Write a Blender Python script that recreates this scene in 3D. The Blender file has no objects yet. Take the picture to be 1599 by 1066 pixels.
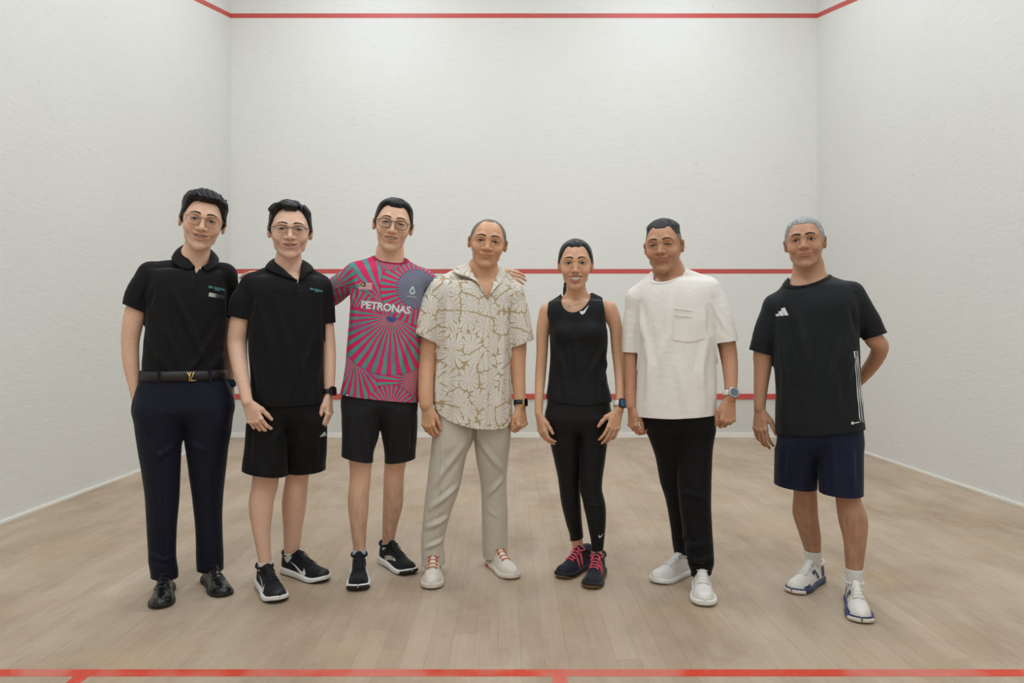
import bpy, bmesh, math, random
import numpy as np
from mathutils import Vector, Matrix
from mathutils.bvhtree import BVHTree
from mathutils.geometry import tessellate_polygon

random.seed(7)
rng = np.random.RandomState(7)
S = bpy.context.scene
C = S.collection

# ------------------------------------------------------------------ camera, world, lights, exposure
F, CX, CY, CAMH = 1128.0, 794.0, 519.0, 1.14      # focal length and vanishing point in pixels of 1599 x 1066
cam = bpy.data.cameras.new('camera')
cam.sensor_width = 36.0
cam.lens = 36.0 * F / 1599.0
cam.shift_x = (799.5 - CX) / 1599.0
cam.shift_y = -(533.0 - CY) / 1599.0
cam.clip_start = 0.05
camo = bpy.data.objects.new('camera', cam)
C.objects.link(camo)
camo.location = (0, 0, CAMH)
camo.rotation_euler = (math.pi / 2, 0, 0)
S.camera = camo

world = bpy.data.worlds.new('hall_light')
S.world = world
world.use_nodes = True
world.node_tree.nodes['Background'].inputs[0].default_value = (0.93, 0.97, 1.0, 1)
world.node_tree.nodes['Background'].inputs[1].default_value = 0.5

S.view_settings.view_transform = 'Standard'
S.view_settings.look = 'None'
S.view_settings.gamma = 1.0
S.view_settings.use_curve_mapping = False
S.view_settings.exposure = 0.0
S.cycles.max_bounces = 6
S.cycles.diffuse_bounces = 4
S.cycles.glossy_bounces = 2
S.cycles.transparent_max_bounces = 6

# court in camera coordinates: the front wall is 7.886 m ahead, the court's middle 0.168 m to the right
YF, XC, YB = 7.886, 0.168, 7.886 - 9.75
XL, XR = XC - 3.2, XC + 3.2
CEIL = 5.7
LAMP_W = 34.0


def area_lamp(name, loc, sx, sy, watts, col=(0.90, 0.965, 1.06)):
    l = bpy.data.lights.new(name, 'AREA')
    l.shape = 'RECTANGLE'
    l.size, l.size_y = sx, sy
    l.energy = watts
    l.color = col
    o = bpy.data.objects.new(name, l)
    C.objects.link(o)
    o.location = loc
    return o


LAMPS = [(XC + dx, y) for y in (6.2, 3.9, 1.5, -0.9) for dx in (-1.6, 1.6)]
for (lx_, ly_) in LAMPS:
    area_lamp('court_lamp_light', (lx_, ly_, CEIL - 0.13), 0.55, 1.25, LAMP_W)

# ------------------------------------------------------------------ small helpers


def lin(c):
    return tuple((v / 255 / 12.92) if v / 255 <= 0.04045 else ((v / 255 + 0.055) / 1.055) ** 2.4 for v in c[:3])


def tag(o, label=None, cat=None, group=None, kind=None):
    for k, v in (('label', label), ('category', cat), ('group', group), ('kind', kind)):
        if v:
            o[k] = v
    return o


def mesh_from(V, polys_list, smooth=True):
    """V (n,3); polys_list: arrays of quads / triangles"""
    me = bpy.data.meshes.new('mesh')
    V = np.asarray(V, dtype=np.float32)
    P = [np.asarray(p, dtype=np.int32) for p in polys_list if len(p)]
    loops = np.concatenate([p.ravel() for p in P])
    tot = np.concatenate([np.full(len(p), p.shape[1], np.int32) for p in P])
    start = np.concatenate([[0], np.cumsum(tot)[:-1]]).astype(np.int32)
    me.vertices.add(len(V))
    me.vertices.foreach_set('co', V.ravel())
    me.loops.add(len(loops))
    me.loops.foreach_set('vertex_index', loops)
    me.polygons.add(len(tot))
    me.polygons.foreach_set('loop_start', start)
    me.polygons.foreach_set('loop_total', tot)
    me.polygons.foreach_set('use_smooth', np.full(len(tot), smooth, dtype=bool))
    me.update(calc_edges=True)
    me.validate()
    return me


def obj(name, me, mat=None, parent=None):
    me.name = name
    o = bpy.data.objects.new(name, me)
    C.objects.link(o)
    for m in (mat if isinstance(mat, (list, tuple)) else [mat]):
        if m is not None:
            me.materials.append(m)
    if parent is not None:
        o.parent = parent
    return o


def set_col(me, col):
    a = me.color_attributes.new('Col', 'FLOAT_COLOR', 'POINT')
    full = np.ones((len(col), 4), np.float32)
    full[:, :3] = col
    a.data.foreach_set('color', full.ravel())


def box_mesh(x0, x1, y0, y1, z0, z1):
    V = [(x, y, z) for z in (z0, z1) for y in (y0, y1) for x in (x0, x1)]
    Q = [(0, 2, 3, 1), (4, 5, 7, 6), (0, 1, 5, 4), (2, 6, 7, 3), (0, 4, 6, 2), (1, 3, 7, 5)]
    return mesh_from(V, [Q], smooth=False)


def tube(pts, r, seg=8, closed=False, flat=1.0):
    """tube of quads around a polyline; r scalar or list"""
    pts = np.asarray(pts, float)
    n = len(pts)
    r = np.full(n, r, float) if np.isscalar(r) else np.asarray(r, float)
    if closed:
        tan = np.roll(pts, -1, 0) - np.roll(pts, 1, 0)
    else:
        tan = np.gradient(pts, axis=0)
    tan /= np.linalg.norm(tan, axis=1)[:, None] + 1e-12
    ref = np.array([0, 0, 1.0]) if abs(tan[0, 2]) < 0.9 else np.array([0, 1.0, 0])
    u = np.cross(tan[0], ref)
    u /= np.linalg.norm(u)
    V = []
    for i in range(n):
        u = u - tan[i] * np.dot(u, tan[i])
        u /= np.linalg.norm(u) + 1e-12
        w = np.cross(tan[i], u)
        for k in range(seg):
            a = 2 * math.pi * k / seg
            V.append(pts[i] + r[i] * (math.cos(a) * u + flat * math.sin(a) * w))
    Q = []
    m = n if closed else n - 1
    for i in range(m):
        j = (i + 1) % n
        for k in range(seg):
            l = (k + 1) % seg
            Q.append((i * seg + k, i * seg + l, j * seg + l, j * seg + k))
    T = []
    if not closed:
        for base, idx, flip in ((len(V), 0, True), (len(V) + 1, n - 1, False)):
            V.append(pts[idx])
            for k in range(seg):
                l = (k + 1) % seg
                tri = (base, idx * seg + k, idx * seg + l)
                T.append(tri[::-1] if flip else tri)
    return np.array(V), np.array(Q), np.array(T) if T else np.zeros((0, 3), int)


def join_parts(parts):
    """parts: list of (V, Q, T)"""
    V, Q, T, n = [], [], [], 0
    for p in parts:
        v, q, t = p
        V.append(v)
        if len(q):
            Q.append(np.asarray(q) + n)
        if len(t):
            T.append(np.asarray(t) + n)
        n += len(v)
    return (np.concatenate(V), np.concatenate(Q) if Q else np.zeros((0, 4), int),
            np.concatenate(T) if T else np.zeros((0, 3), int))


def cubic(xs, ys, x):
    """smooth (monotone-limited) cubic interpolation of table ys(xs) at x; xs ascending; ys may be (n,) """
    xs = np.asarray(xs, float)
    ys = np.asarray(ys, float)
    h = np.diff(xs)
    dl = np.diff(ys) / h
    m = np.zeros_like(ys)
    m[0], m[-1] = dl[0], dl[-1]
    for i in range(1, len(xs) - 1):
        if dl[i - 1] * dl[i] > 0:
            w1, w2 = 2 * h[i] + h[i - 1], h[i] + 2 * h[i - 1]
            m[i] = (w1 + w2) / (w1 / dl[i - 1] + w2 / dl[i])
    x = np.clip(x, xs[0], xs[-1])
    i = np.clip(np.searchsorted(xs, x) - 1, 0, len(xs) - 2)
    t = (x - xs[i]) / h[i]
    return ((2 * t**3 - 3 * t**2 + 1) * ys[i] + (t**3 - 2 * t**2 + t) * h[i] * m[i]
            + (-2 * t**3 + 3 * t**2) * ys[i + 1] + (t**3 - t**2) * h[i] * m[i + 1])


def catmull(pts, n):
    """n points on a Catmull-Rom curve through pts"""
    P = np.asarray(pts, float)
    P = np.concatenate([[2 * P[0] - P[1]], P, [2 * P[-1] - P[-2]]])
    u = np.linspace(0, len(P) - 3 - 1e-9, n)
    i = u.astype(int)
    t = (u - i)[:, None]
    a, b, c, d = P[i], P[i + 1], P[i + 2], P[i + 3]
    return 0.5 * (2 * b + (c - a) * t + (2 * a - 5 * b + 4 * c - d) * t**2 + (3 * b - a - 3 * c + d) * t**3)


def sstep(a, b, x):
    t = np.clip((x - a) / (b - a), 0, 1)
    return t * t * (3 - 2 * t)


def rotx(a):
    c, s = math.cos(a), math.sin(a)
    return np.array([[1, 0, 0], [0, c, -s], [0, s, c]])


def roty(a):
    c, s = math.cos(a), math.sin(a)
    return np.array([[c, 0, s], [0, 1, 0], [-s, 0, c]])


def rotz(a):
    c, s = math.cos(a), math.sin(a)
    return np.array([[c, -s, 0], [s, c, 0], [0, 0, 1]])


# ------------------------------------------------------------------ implicit surfaces on a rectilinear grid


def axis(lo, hi, coarse, fine=None, ranges=()):
    out, x = [lo], lo
    while x < hi:
        f = any(a <= x < b for a, b in ranges)
        x += fine if f else coarse
        out.append(x)
    return np.array(out, np.float32)


class Field:
    CAP = 0.08

    def __init__(s, ax):
        s.ax = ax
        s.d = np.full(tuple(len(a) for a in ax), Field.CAP, np.float32)

    def blank(s):
        f = Field.__new__(Field)
        f.ax = s.ax
        f.d = np.full(s.d.shape, Field.CAP, np.float32)
        return f

    def slc(s, lo, hi):
        return tuple(slice(max(0, int(np.searchsorted(a, l)) - 1), int(np.searchsorted(a, h)) + 1)
                     for a, l, h in zip(s.ax, lo, hi))

    def xyz(s, sl):
        return (s.ax[0][sl[0]][:, None, None], s.ax[1][sl[1]][None, :, None], s.ax[2][sl[2]][None, None, :])

    def put(s, sl, n, k, mode='u'):
        if any(x.stop - x.start < 2 for x in sl):
            return
        a = s.d[sl]
        n = np.broadcast_to(n, a.shape).astype(np.float32)
        if mode == 'u':
            if k > 0:
                h = np.maximum(k - np.abs(a - n), 0) / k
                s.d[sl] = np.minimum(a, n) - h * h * k * 0.25
            else:
                s.d[sl] = np.minimum(a, n)
        else:                                                   # subtract
            n = -n
            if k > 0:
                h = np.maximum(k - np.abs(a - n), 0) / k
                s.d[sl] = np.maximum(a, n) + h * h * k * 0.25
            else:
                s.d[sl] = np.maximum(a, n)

    def cone(s, a, b, ra, rb, k=0.01, mode='u', flat=None):
        """round cone; flat = (unit vector, factor): squash the section along a direction"""
        a, b = np.asarray(a, float), np.asarray(b, float)
        m = max(ra, rb) + k + 0.012
        sl = s.slc(np.minimum(a, b) - m, np.maximum(a, b) + m)
        X, Y, Z = s.xyz(sl)
        ab = b - a
        L2 = max(float(ab @ ab), 1e-9)
        px, py, pz = X - a[0], Y - a[1], Z - a[2]
        t = np.clip((px * ab[0] + py * ab[1] + pz * ab[2]) / L2, 0, 1)
        dx, dy, dz = px - t * ab[0], py - t * ab[1], pz - t * ab[2]
        if flat is not None:
            v, fct = flat
            e = (dx * v[0] + dy * v[1] + dz * v[2]) * (1 / fct - 1)
            dx, dy, dz = dx + e * v[0], dy + e * v[1], dz + e * v[2]
        n = np.sqrt(dx * dx + dy * dy + dz * dz) - (ra + t * (rb - ra))
        s.put(sl, n, k, mode)

    def chain(s, pts, rs, k=0.01, mode='u', flat=None):
        for i in range(len(pts) - 1):
            s.cone(pts[i], pts[i + 1], rs[i], rs[i + 1], k, mode, flat)

    def ell(s, c, r, k=0.01, mode='u', R=None):
        c, r = np.asarray(c, float), np.asarray(r, float)
        m = (max(r) if R is not None else r) + k + 0.012
        sl = s.slc(c - m, c + m)
        X, Y, Z = s.xyz(sl)
        px, py, pz = X - c[0], Y - c[1], Z - c[2]
        if R is not None:
            px, py, pz = (R[0, 0] * px + R[1, 0] * py + R[2, 0] * pz, R[0, 1] * px + R[1, 1] * py + R[2, 1] * pz,
                          R[0, 2] * px + R[1, 2] * py + R[2, 2] * pz)
        k0 = np.sqrt((px / r[0])**2 + (py / r[1])**2 + (pz / r[2])**2) + 1e-6
        k1 = np.sqrt((px / r[0]**2)**2 + (py / r[1]**2)**2 + (pz / r[2]**2)**2) + 1e-6
        s.put(sl, k0 * (k0 - 1) / k1, k, mode)

    def loft(s, rows, k=0.02, n=2.2, grow=0.0, cap=0.02):
        """rows (z, cx, cy, a, b) stacked along z"""
        rows = sorted([tuple(r) for r in rows])
        R = np.array(rows, float)
        m = max(R[:, 3].max(), R[:, 4].max()) + k + 0.03
        lo = (R[:, 1].min() - m, R[:, 2].min() - m, R[0, 0] - k - 0.03)
        hi = (R[:, 1].max() + m, R[:, 2].max() + m, R[-1, 0] + k + 0.03)
        sl = s.slc(lo, hi)
        X, Y, Z = s.xyz(sl)
        z = s.ax[2][sl[2]]
        cx, cy, a, b = [cubic(R[:, 0], R[:, i], z)[None, None, :] for i in (1, 2, 3, 4)]
        a, b = a + grow, b + grow
        dx, dy = np.abs(X - cx), np.abs(Y - cy)
        rho = ((dx / a)**n + (dy / b)**n)**(1.0 / n) + 1e-5
        r = np.sqrt(dx * dx + dy * dy)
        d = r - r / rho
        d = np.where(rho < 0.05, -np.minimum(a, b), d)
        e = np.maximum(R[0, 0] - Z, Z - R[-1, 0])
        e = np.broadcast_to(e, d.shape)
        h = np.maximum(cap - np.abs(d - e), 0) / cap
        d = np.maximum(d, e) + h * h * cap * 0.25
        s.put(sl, d, k)

    def sample(s, V, d=None):
        d = s.d if d is None else d
        idx, fr = [], []
        for i in range(3):
            a = s.ax[i]
            j = np.clip(np.searchsorted(a, V[:, i]) - 1, 0, len(a) - 2)
            idx.append(j)
            fr.append(np.clip((V[:, i] - a[j]) / (a[j + 1] - a[j]), 0, 1))
        out = 0
        for o in range(8):
            w, ii = 1.0, []
            for i in range(3):
                bit = (o >> i) & 1
                w = w * (fr[i] if bit else 1 - fr[i])
                ii.append(idx[i] + bit)
            out = out + w * d[ii[0], ii[1], ii[2]]
        return out

    def grad(s, V, e=0.004):
        g = np.stack([s.sample(V + np.eye(3)[i] * e) - s.sample(V - np.eye(3)[i] * e) for i in range(3)], 1)
        return g / (np.linalg.norm(g, axis=1)[:, None] + 1e-9)

    def nets(s):
        """surface nets: vertices, quads (outward)"""
        d = s.d
        neg = d < 0
        c_or, c_and = neg, neg
        for ax_ in range(3):
            a = [slice(None)] * 3
            b = [slice(None)] * 3
            a[ax_], b[ax_] = slice(None, -1), slice(1, None)
            c_or = c_or[tuple(a)] | c_or[tuple(b)]
            c_and = c_and[tuple(a)] & c_and[tuple(b)]
        act = c_or & ~c_and
        I = np.argwhere(act)
        vid = np.full(act.shape, -1, np.int32)
        vid[I[:, 0], I[:, 1], I[:, 2]] = np.arange(len(I))
        pos = np.zeros((len(I), 3))
        cnt = np.zeros(len(I))
        corners = [np.array([(o >> i) & 1 for i in range(3)]) for o in range(8)]
        val = [d[I[:, 0] + c[0], I[:, 1] + c[1], I[:, 2] + c[2]] for c in corners]
        cpos = [np.stack([s.ax[i][I[:, i] + c[i]] for i in range(3)], 1) for c in corners]
        for o in range(8):
            for i in range(3):
                if not (o >> i) & 1:
                    p = o | (1 << i)
                    cr = (val[o] < 0) != (val[p] < 0)
                    den = np.where(cr, val[o] - val[p], 1.0)
                    t = np.where(cr, val[o] / den, 0.0)
                    pos += np.where(cr[:, None], cpos[o] + t[:, None] * (cpos[p] - cpos[o]), 0.0)
                    cnt += cr
        V = pos / np.maximum(cnt, 1)[:, None]
        Q = []
        for ax_ in range(3):
            a = [slice(None)] * 3
            b = [slice(None)] * 3
            a[ax_], b[ax_] = slice(None, -1), slice(1, None)
            n0, n1 = neg[tuple(a)], neg[tuple(b)]
            E = np.argwhere(n0 != n1)
            u, w = (ax_ + 1) % 3, (ax_ + 2) % 3
            ok = (E[:, u] > 0) & (E[:, w] > 0) & (E[:, u] < d.shape[u] - 1) & (E[:, w] < d.shape[w] - 1)
            E = E[ok]
            flip = n0[E[:, 0], E[:, 1], E[:, 2]]
            qs = []
            for du, dw in ((1, 1), (0, 1), (0, 0), (1, 0)):
                e = E.copy()
                e[:, u] -= du
                e[:, w] -= dw
                qs.append(vid[e[:, 0], e[:, 1], e[:, 2]])
            q = np.stack(qs, 1)
            q = np.where(flip[:, None], q, q[:, ::-1])
            Q.append(q)
        Q = np.concatenate(Q)
        Q = Q[(Q >= 0).all(1)]
        return V, Q


def clip(V, Q, T, sv):
    """keep the part of the mesh where sv > 0; returns V, Q, T, sv"""
    sv = np.where(np.abs(sv) < 1e-7, 1e-7, sv)
    pos = sv > 0
    if len(Q):
        n = pos[Q].sum(1)
        keepQ = Q[n == 4]
        cq = Q[(n > 0) & (n < 4)]
        ct = np.concatenate([cq[:, [0, 1, 2]], cq[:, [0, 2, 3]]]) if len(cq) else np.zeros((0, 3), int)
    else:
        keepQ, ct = Q, np.zeros((0, 3), int)
    allT = np.concatenate([T, ct]) if len(T) else ct
    if len(allT):
        n = pos[allT].sum(1)
        keepT = [allT[n == 3]]
        cr = allT[(n > 0) & (n < 3)]
    else:
        keepT, cr = [], []
    newV, edge = [], {}
    base = len(V)

    def ev(i, j):
        key = (i, j) if i < j else (j, i)
        if key not in edge:
            t = sv[i] / (sv[i] - sv[j])
            edge[key] = base + len(newV)
            newV.append(V[i] + t * (V[j] - V[i]))
        return edge[key]
    extra, exq = [], []
    for tri in cr:
        p = [pos[v] for v in tri]
        if sum(p) == 1:
            i = p.index(True)
            a, b, c = tri[i], tri[(i + 1) % 3], tri[(i + 2) % 3]
            extra.append((a, ev(a, b), ev(a, c)))
        else:
            i = p.index(False)
            a, b, c = tri[i], tri[(i + 1) % 3], tri[(i + 2) % 3]
            exq.append((ev(a, b), b, c, ev(a, c)))
    if newV:
        V = np.concatenate([V, np.array(newV)])
    if exq:
        keepQ = np.concatenate([keepQ, np.array(exq)]) if len(keepQ) else np.array(exq)
    if extra:
        keepT.append(np.array(extra))
    T = np.concatenate(keepT) if keepT else np.zeros((0, 3), int)
    return compact(V, keepQ, T)


def compact(V, Q, T):
    used = np.zeros(len(V), bool)
    if len(Q):
        used[Q.ravel()] = True
    if len(T):
        used[T.ravel()] = True
    remap = np.cumsum(used) - 1
    return V[used], remap[Q] if len(Q) else Q, remap[T] if len(T) else T


def acc_at(n, idx, val):
    if val.ndim == 1:
        return np.bincount(idx, val, n)
    return np.stack([np.bincount(idx, val[:, i], n) for i in range(val.shape[1])], 1)


def vnormals(V, Q, T):
    N = np.zeros((len(V), 3))
    for P in (Q, T):
        if len(P):
            n = np.cross(V[P[:, 2]] - V[P[:, 0]], V[P[:, -1]] - V[P[:, 1]])
            for k in range(P.shape[1]):
                N += acc_at(len(V), P[:, k], n)
    return N / (np.linalg.norm(N, axis=1)[:, None] + 1e-12)


def rim(V, Q, T, depth=0.004):
    """fold the open edges of a cloth shell inwards so that hems have thickness"""
    E = []
    for P in (Q, T):
        if len(P):
            k = P.shape[1]
            E += [np.stack([P[:, i], P[:, (i + 1) % k]], 1) for i in range(k)]
    E = np.concatenate(E)
    key = np.sort(E, 1)
    code = key[:, 0].astype(np.int64) * (len(V) + 1) + key[:, 1]
    u, inv, cnt = np.unique(code, return_inverse=True, return_counts=True)
    B = E[cnt[inv] == 1]
    if not len(B):
        return V, Q, T
    N = vnormals(V, Q, T)
    ids = np.unique(B)
    remap = np.full(len(V), -1)
    remap[ids] = len(V) + np.arange(len(ids))
    V2 = np.concatenate([V, V[ids] - N[ids] * depth])
    nq = np.stack([B[:, 1], B[:, 0], remap[B[:, 0]], remap[B[:, 1]]], 1)
    return V2, np.concatenate([Q, nq]) if len(Q) else nq, T


def smooth_mesh(V, Q, T, it=2, f=0.5):
    for _ in range(it):
        acc = np.zeros((len(V), 3))
        cnt = np.zeros(len(V))
        nv = len(V)
        for P in (Q, T):
            if len(P):
                k = P.shape[1]
                for i in range(k):
                    a, b = P[:, i], P[:, (i + 1) % k]
                    acc += acc_at(nv, a, V[b]) + acc_at(nv, b, V[a])
                    cnt += np.bincount(a, minlength=nv) + np.bincount(b, minlength=nv)
        V = V + f * (acc / np.maximum(cnt, 1)[:, None] - V)
    return V


# ------------------------------------------------------------------ materials
class NT:
    """little wrapper for shader nodes"""

    def __init__(s, name):
        s.m = bpy.data.materials.new(name)
        s.m.use_nodes = True
        s.t = s.m.node_tree
        s.b = s.t.nodes['Principled BSDF']

    def n(s, kind, **kw):
        nd = s.t.nodes.new('ShaderNode' + kind)
        for k, v in kw.items():
            setattr(nd, k, v)
        return nd

    def l(s, a, b):
        s.t.links.new(a, b)
        return b

    def put(s, sock, v):
        if hasattr(v, 'is_output') or isinstance(v, bpy.types.NodeSocket):
            s.l(v, sock)
        else:
            sock.default_value = v

    def math(s, op, a, b=None, c=None, clamp=False):
        nd = s.n('Math', operation=op, use_clamp=clamp)
        for i, v in enumerate((a, b, c)):
            if v is not None:
                s.put(nd.inputs[i], v)
        return nd.outputs[0]

    def mix(s, f, a, b):
        nd = s.n('Mix', data_type='RGBA')
        s.put(nd.inputs[0], f)
        for i, v in ((6, a), (7, b)):
            s.put(nd.inputs[i], v if not isinstance(v, tuple) else tuple(v[:3]) + (1,))
        return nd.outputs[2]

    def coord(s, which='Object'):
        return s.n('TexCoord').outputs[which]

    def mapping(s, vec, scale=(1, 1, 1), loc=(0, 0, 0), rot=(0, 0, 0)):
        nd = s.n('Mapping')
        s.l(vec, nd.inputs[0])
        nd.inputs['Scale'].default_value = scale
        nd.inputs['Location'].default_value = loc
        nd.inputs['Rotation'].default_value = rot
        return nd.outputs[0]

    def noise(s, vec, scale, detail=2.0, rough=0.5):
        nd = s.n('TexNoise')
        s.l(vec, nd.inputs['Vector'])
        nd.inputs['Scale'].default_value = scale
        nd.inputs['Detail'].default_value = detail
        nd.inputs['Roughness'].default_value = rough
        return nd.outputs[0]

    def ramp(s, f, stops):
        nd = s.n('ValToRGB')
        s.l(f, nd.inputs[0])
        e = nd.color_ramp.elements
        while len(e) < len(stops):
            e.new(0.5)
        for el, (p, c) in zip(e, stops):
            el.position = p
            el.color = tuple(c[:3]) + (1,) if isinstance(c, tuple) else (c, c, c, 1)
        return nd.outputs[0]

    def bump(s, h, strength=0.2, dist=0.002, normal=None):
        nd = s.n('Bump')
        nd.inputs['Strength'].default_value = strength
        nd.inputs['Distance'].default_value = dist
        s.l(h, nd.inputs['Height'])
        if normal is not None:
            s.l(normal, nd.inputs['Normal'])
        return nd.outputs[0]

    def set(s, **kw):
        for k, v in kw.items():
            s.put(s.b.inputs[k.replace('_', ' ')], v)


def plain(name, c, rough=0.6, metal=0.0, spec=0.5, vary=0.0, vscale=20, bump=0.0, bscale=200, sheen=0.0):
    t = NT(name)
    col = lin(c)
    if vary:
        f = t.noise(t.coord(), vscale, 3)
        a = tuple(max(0, x * (1 - vary)) for x in col)
        b = tuple(min(1, x * (1 + vary)) for x in col)
        t.l(t.mix(f, a, b), t.b.inputs['Base Color'])
    else:
        t.b.inputs['Base Color'].default_value = col + (1,)
    t.set(Roughness=rough, Metallic=metal)
    t.b.inputs['Specular IOR Level'].default_value = spec
    if sheen:
        t.b.inputs['Sheen Weight'].default_value = sheen
        t.b.inputs['Sheen Roughness'].default_value = 0.5
    if bump:
        h = t.noise(t.coord(), bscale, 2)
        t.l(t.bump(h, bump, 0.001), t.b.inputs['Normal'])
    return t.m


def fabric(name, c, rough=0.85, vary=0.12, weave=900, bump=0.25, sheen=0.06, spec=0.30):
    t = NT(name)
    col = lin(c)
    co = t.coord()
    f = t.noise(co, 9, 4)
    t.l(t.mix(f, tuple(x * (1 - vary) for x in col), tuple(x * (1 + vary) for x in col)), t.b.inputs['Base Color'])
    t.set(Roughness=rough)
    t.b.inputs['Specular IOR Level'].default_value = spec
    t.b.inputs['Sheen Weight'].default_value = sheen
    t.b.inputs['Sheen Roughness'].default_value = 0.4
    h = t.noise(co, weave, 1)
    h2 = t.noise(co, 45, 3)
    n1 = t.bump(h, bump, 0.0006)
    t.l(t.bump(h2, 0.4, 0.006, n1), t.b.inputs['Normal'])
    return t.m


def wall_mat(name, base, tint):
    t = NT(name)
    co = t.coord()
    big = t.noise(co, 0.9, 4)
    c = t.mix(big, lin(base), lin(tint))
    streak = t.noise(t.mapping(co, scale=(3.5, 3.5, 26)), 1.6, 6, 0.62)
    sm = t.ramp(streak, [(0.56, 0.0), (0.74, 1.0)])
    c = t.mix(t.math('MULTIPLY', sm, 0.10), c, lin((128, 126, 120)))
    spots = t.noise(t.mapping(co, scale=(9, 9, 16), loc=(3.1, 1.7, 0.4)), 1.0, 3, 0.7)
    sp = t.ramp(spots, [(0.70, 0.0), (0.76, 1.0)])
    c = t.mix(t.math('MULTIPLY', sp, 0.22), c, lin((108, 106, 102)))
    t.l(c, t.b.inputs['Base Color'])
    t.set(Roughness=0.62)
    t.b.inputs['Specular IOR Level'].default_value = 0.25
    h = t.noise(t.mapping(co, scale=(14, 14, 40)), 1.0, 5, 0.6)
    t.l(t.bump(h, 0.28, 0.006), t.b.inputs['Normal'])
    return t.m


def board_mat():
    t = NT('maple_board')
    geo = t.n('NewGeometry').outputs['Position']
    rnd = t.n('ObjectInfo').outputs['Random']
    sh = t.n('CombineXYZ')
    t.l(t.math('MULTIPLY', rnd, 17.0), sh.inputs[0])
    t.l(t.math('MULTIPLY', rnd, 5.0), sh.inputs[1])
    vec = t.n('VectorMath', operation='ADD')
    t.l(geo, vec.inputs[0])
    t.l(sh.outputs[0], vec.inputs[1])
    grain = t.noise(t.mapping(vec.outputs[0], scale=(60, 3.0, 1)), 1.0, 5, 0.65)
    tone = t.ramp(rnd, [(0.0, lin((176, 157, 134))), (0.3, lin((187, 168, 145))), (0.65, lin((180, 161, 138))), (1.0, lin((191, 172, 150)))])
    c = t.mix(t.ramp(grain, [(0.3, 0.0), (0.75, 0.34)]), tone, lin((146, 124, 100)))
    stain = t.noise(t.mapping(geo, scale=(1.3, 0.8, 1)), 1.5, 5, 0.62)
    c = t.mix(t.ramp(stain, [(0.44, 0.0), (0.70, 0.60)]), c, lin((142, 121, 97)))
    warm = t.noise(t.mapping(geo, scale=(1.0, 1.0, 1), loc=(7.3, 2.1, 0)), 2.3, 4, 0.6)
    c = t.mix(t.ramp(warm, [(0.52, 0.0), (0.72, 0.45)]), c, lin((186, 156, 118)))
    pale = t.noise(t.mapping(geo, scale=(2.0, 0.7, 1), loc=(1.3, 9.1, 0)), 1.7, 5, 0.65)
    c = t.mix(t.ramp(pale, [(0.50, 0.0), (0.72, 0.40)]), c, lin((206, 190, 168)))
    dirt = t.noise(geo, 9.0, 4, 0.7)
    c = t.mix(t.ramp(dirt, [(0.6, 0.0), (0.82, 0.35)]), c, lin((126, 106, 86)))
    t.l(c, t.b.inputs['Base Color'])
    t.l(t.ramp(stain, [(0.3, 0.42), (0.8, 0.62)]), t.b.inputs['Roughness'])
    t.b.inputs['Specular IOR Level'].default_value = 0.35
    t.l(t.bump(grain, 0.06, 0.001), t.b.inputs['Normal'])
    return t.m


def line_mat(name, vivid, faded, scale=(2.2, 3.0, 1.0)):
    t = NT(name)
    geo = t.n('NewGeometry').outputs['Position']
    f = t.noise(t.mapping(geo, scale=scale), 1.0, 2, 0.5)
    wear = t.noise(t.mapping(geo, scale=(40, 40, 40)), 1.0, 4, 0.6)
    c = t.mix(t.ramp(f, [(0.45, 0.0), (0.56, 1.0)]), lin(faded), lin(vivid))
    c = t.mix(t.ramp(wear, [(0.55, 0.0), (0.8, 0.35)]), c, lin((205, 150, 130)))
    t.l(c, t.b.inputs['Base Color'])
    t.set(Roughness=0.5)
    return t.m


M = {}
M['wall'] = wall_mat('white_plaster', (232, 231, 225), (225, 224, 217))
M['wall_side'] = wall_mat('white_plaster_side', (228, 228, 222), (221, 220, 213))
M['ceiling'] = plain('ceiling_white', (236, 236, 232), 0.9)
M['board'] = board_mat()
M['sub'] = plain('floor_base', (128, 108, 88), 0.9)
M['line_wall'] = line_mat('red_wall_paint', (203, 78, 72), (196, 84, 78), (1.2, 1, 1))
M['line_floor'] = line_mat('red_floor_paint', (208, 62, 36), (208, 112, 96), (3.4, 2, 1))
M['tin'] = plain('tin_paint', (214, 212, 204), 0.5, vary=0.04, vscale=3)
M['skirt'] = plain('skirting_white', (238, 236, 228), 0.5)
M['lamp_metal'] = plain('lamp_metal', (220, 220, 218), 0.4, 0.3)


def emis(name, col, st):
    t = NT(name)
    t.b.inputs['Base Color'].default_value = (0.9, 0.9, 0.9, 1)
    t.b.inputs['Emission Color'].default_value = tuple(col) + (1,)
    t.b.inputs['Emission Strength'].default_value = st
    return t.m


M['lamp_glow'] = emis('lamp_diffuser', (0.92, 0.97, 1.0), 2.5)


# ------------------------------------------------------------------ the court
def struct(name, me, mat, parent=None):
    o = obj(name, me, mat, parent)
    if parent is None:
        o['kind'] = 'structure'
    return o


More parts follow.
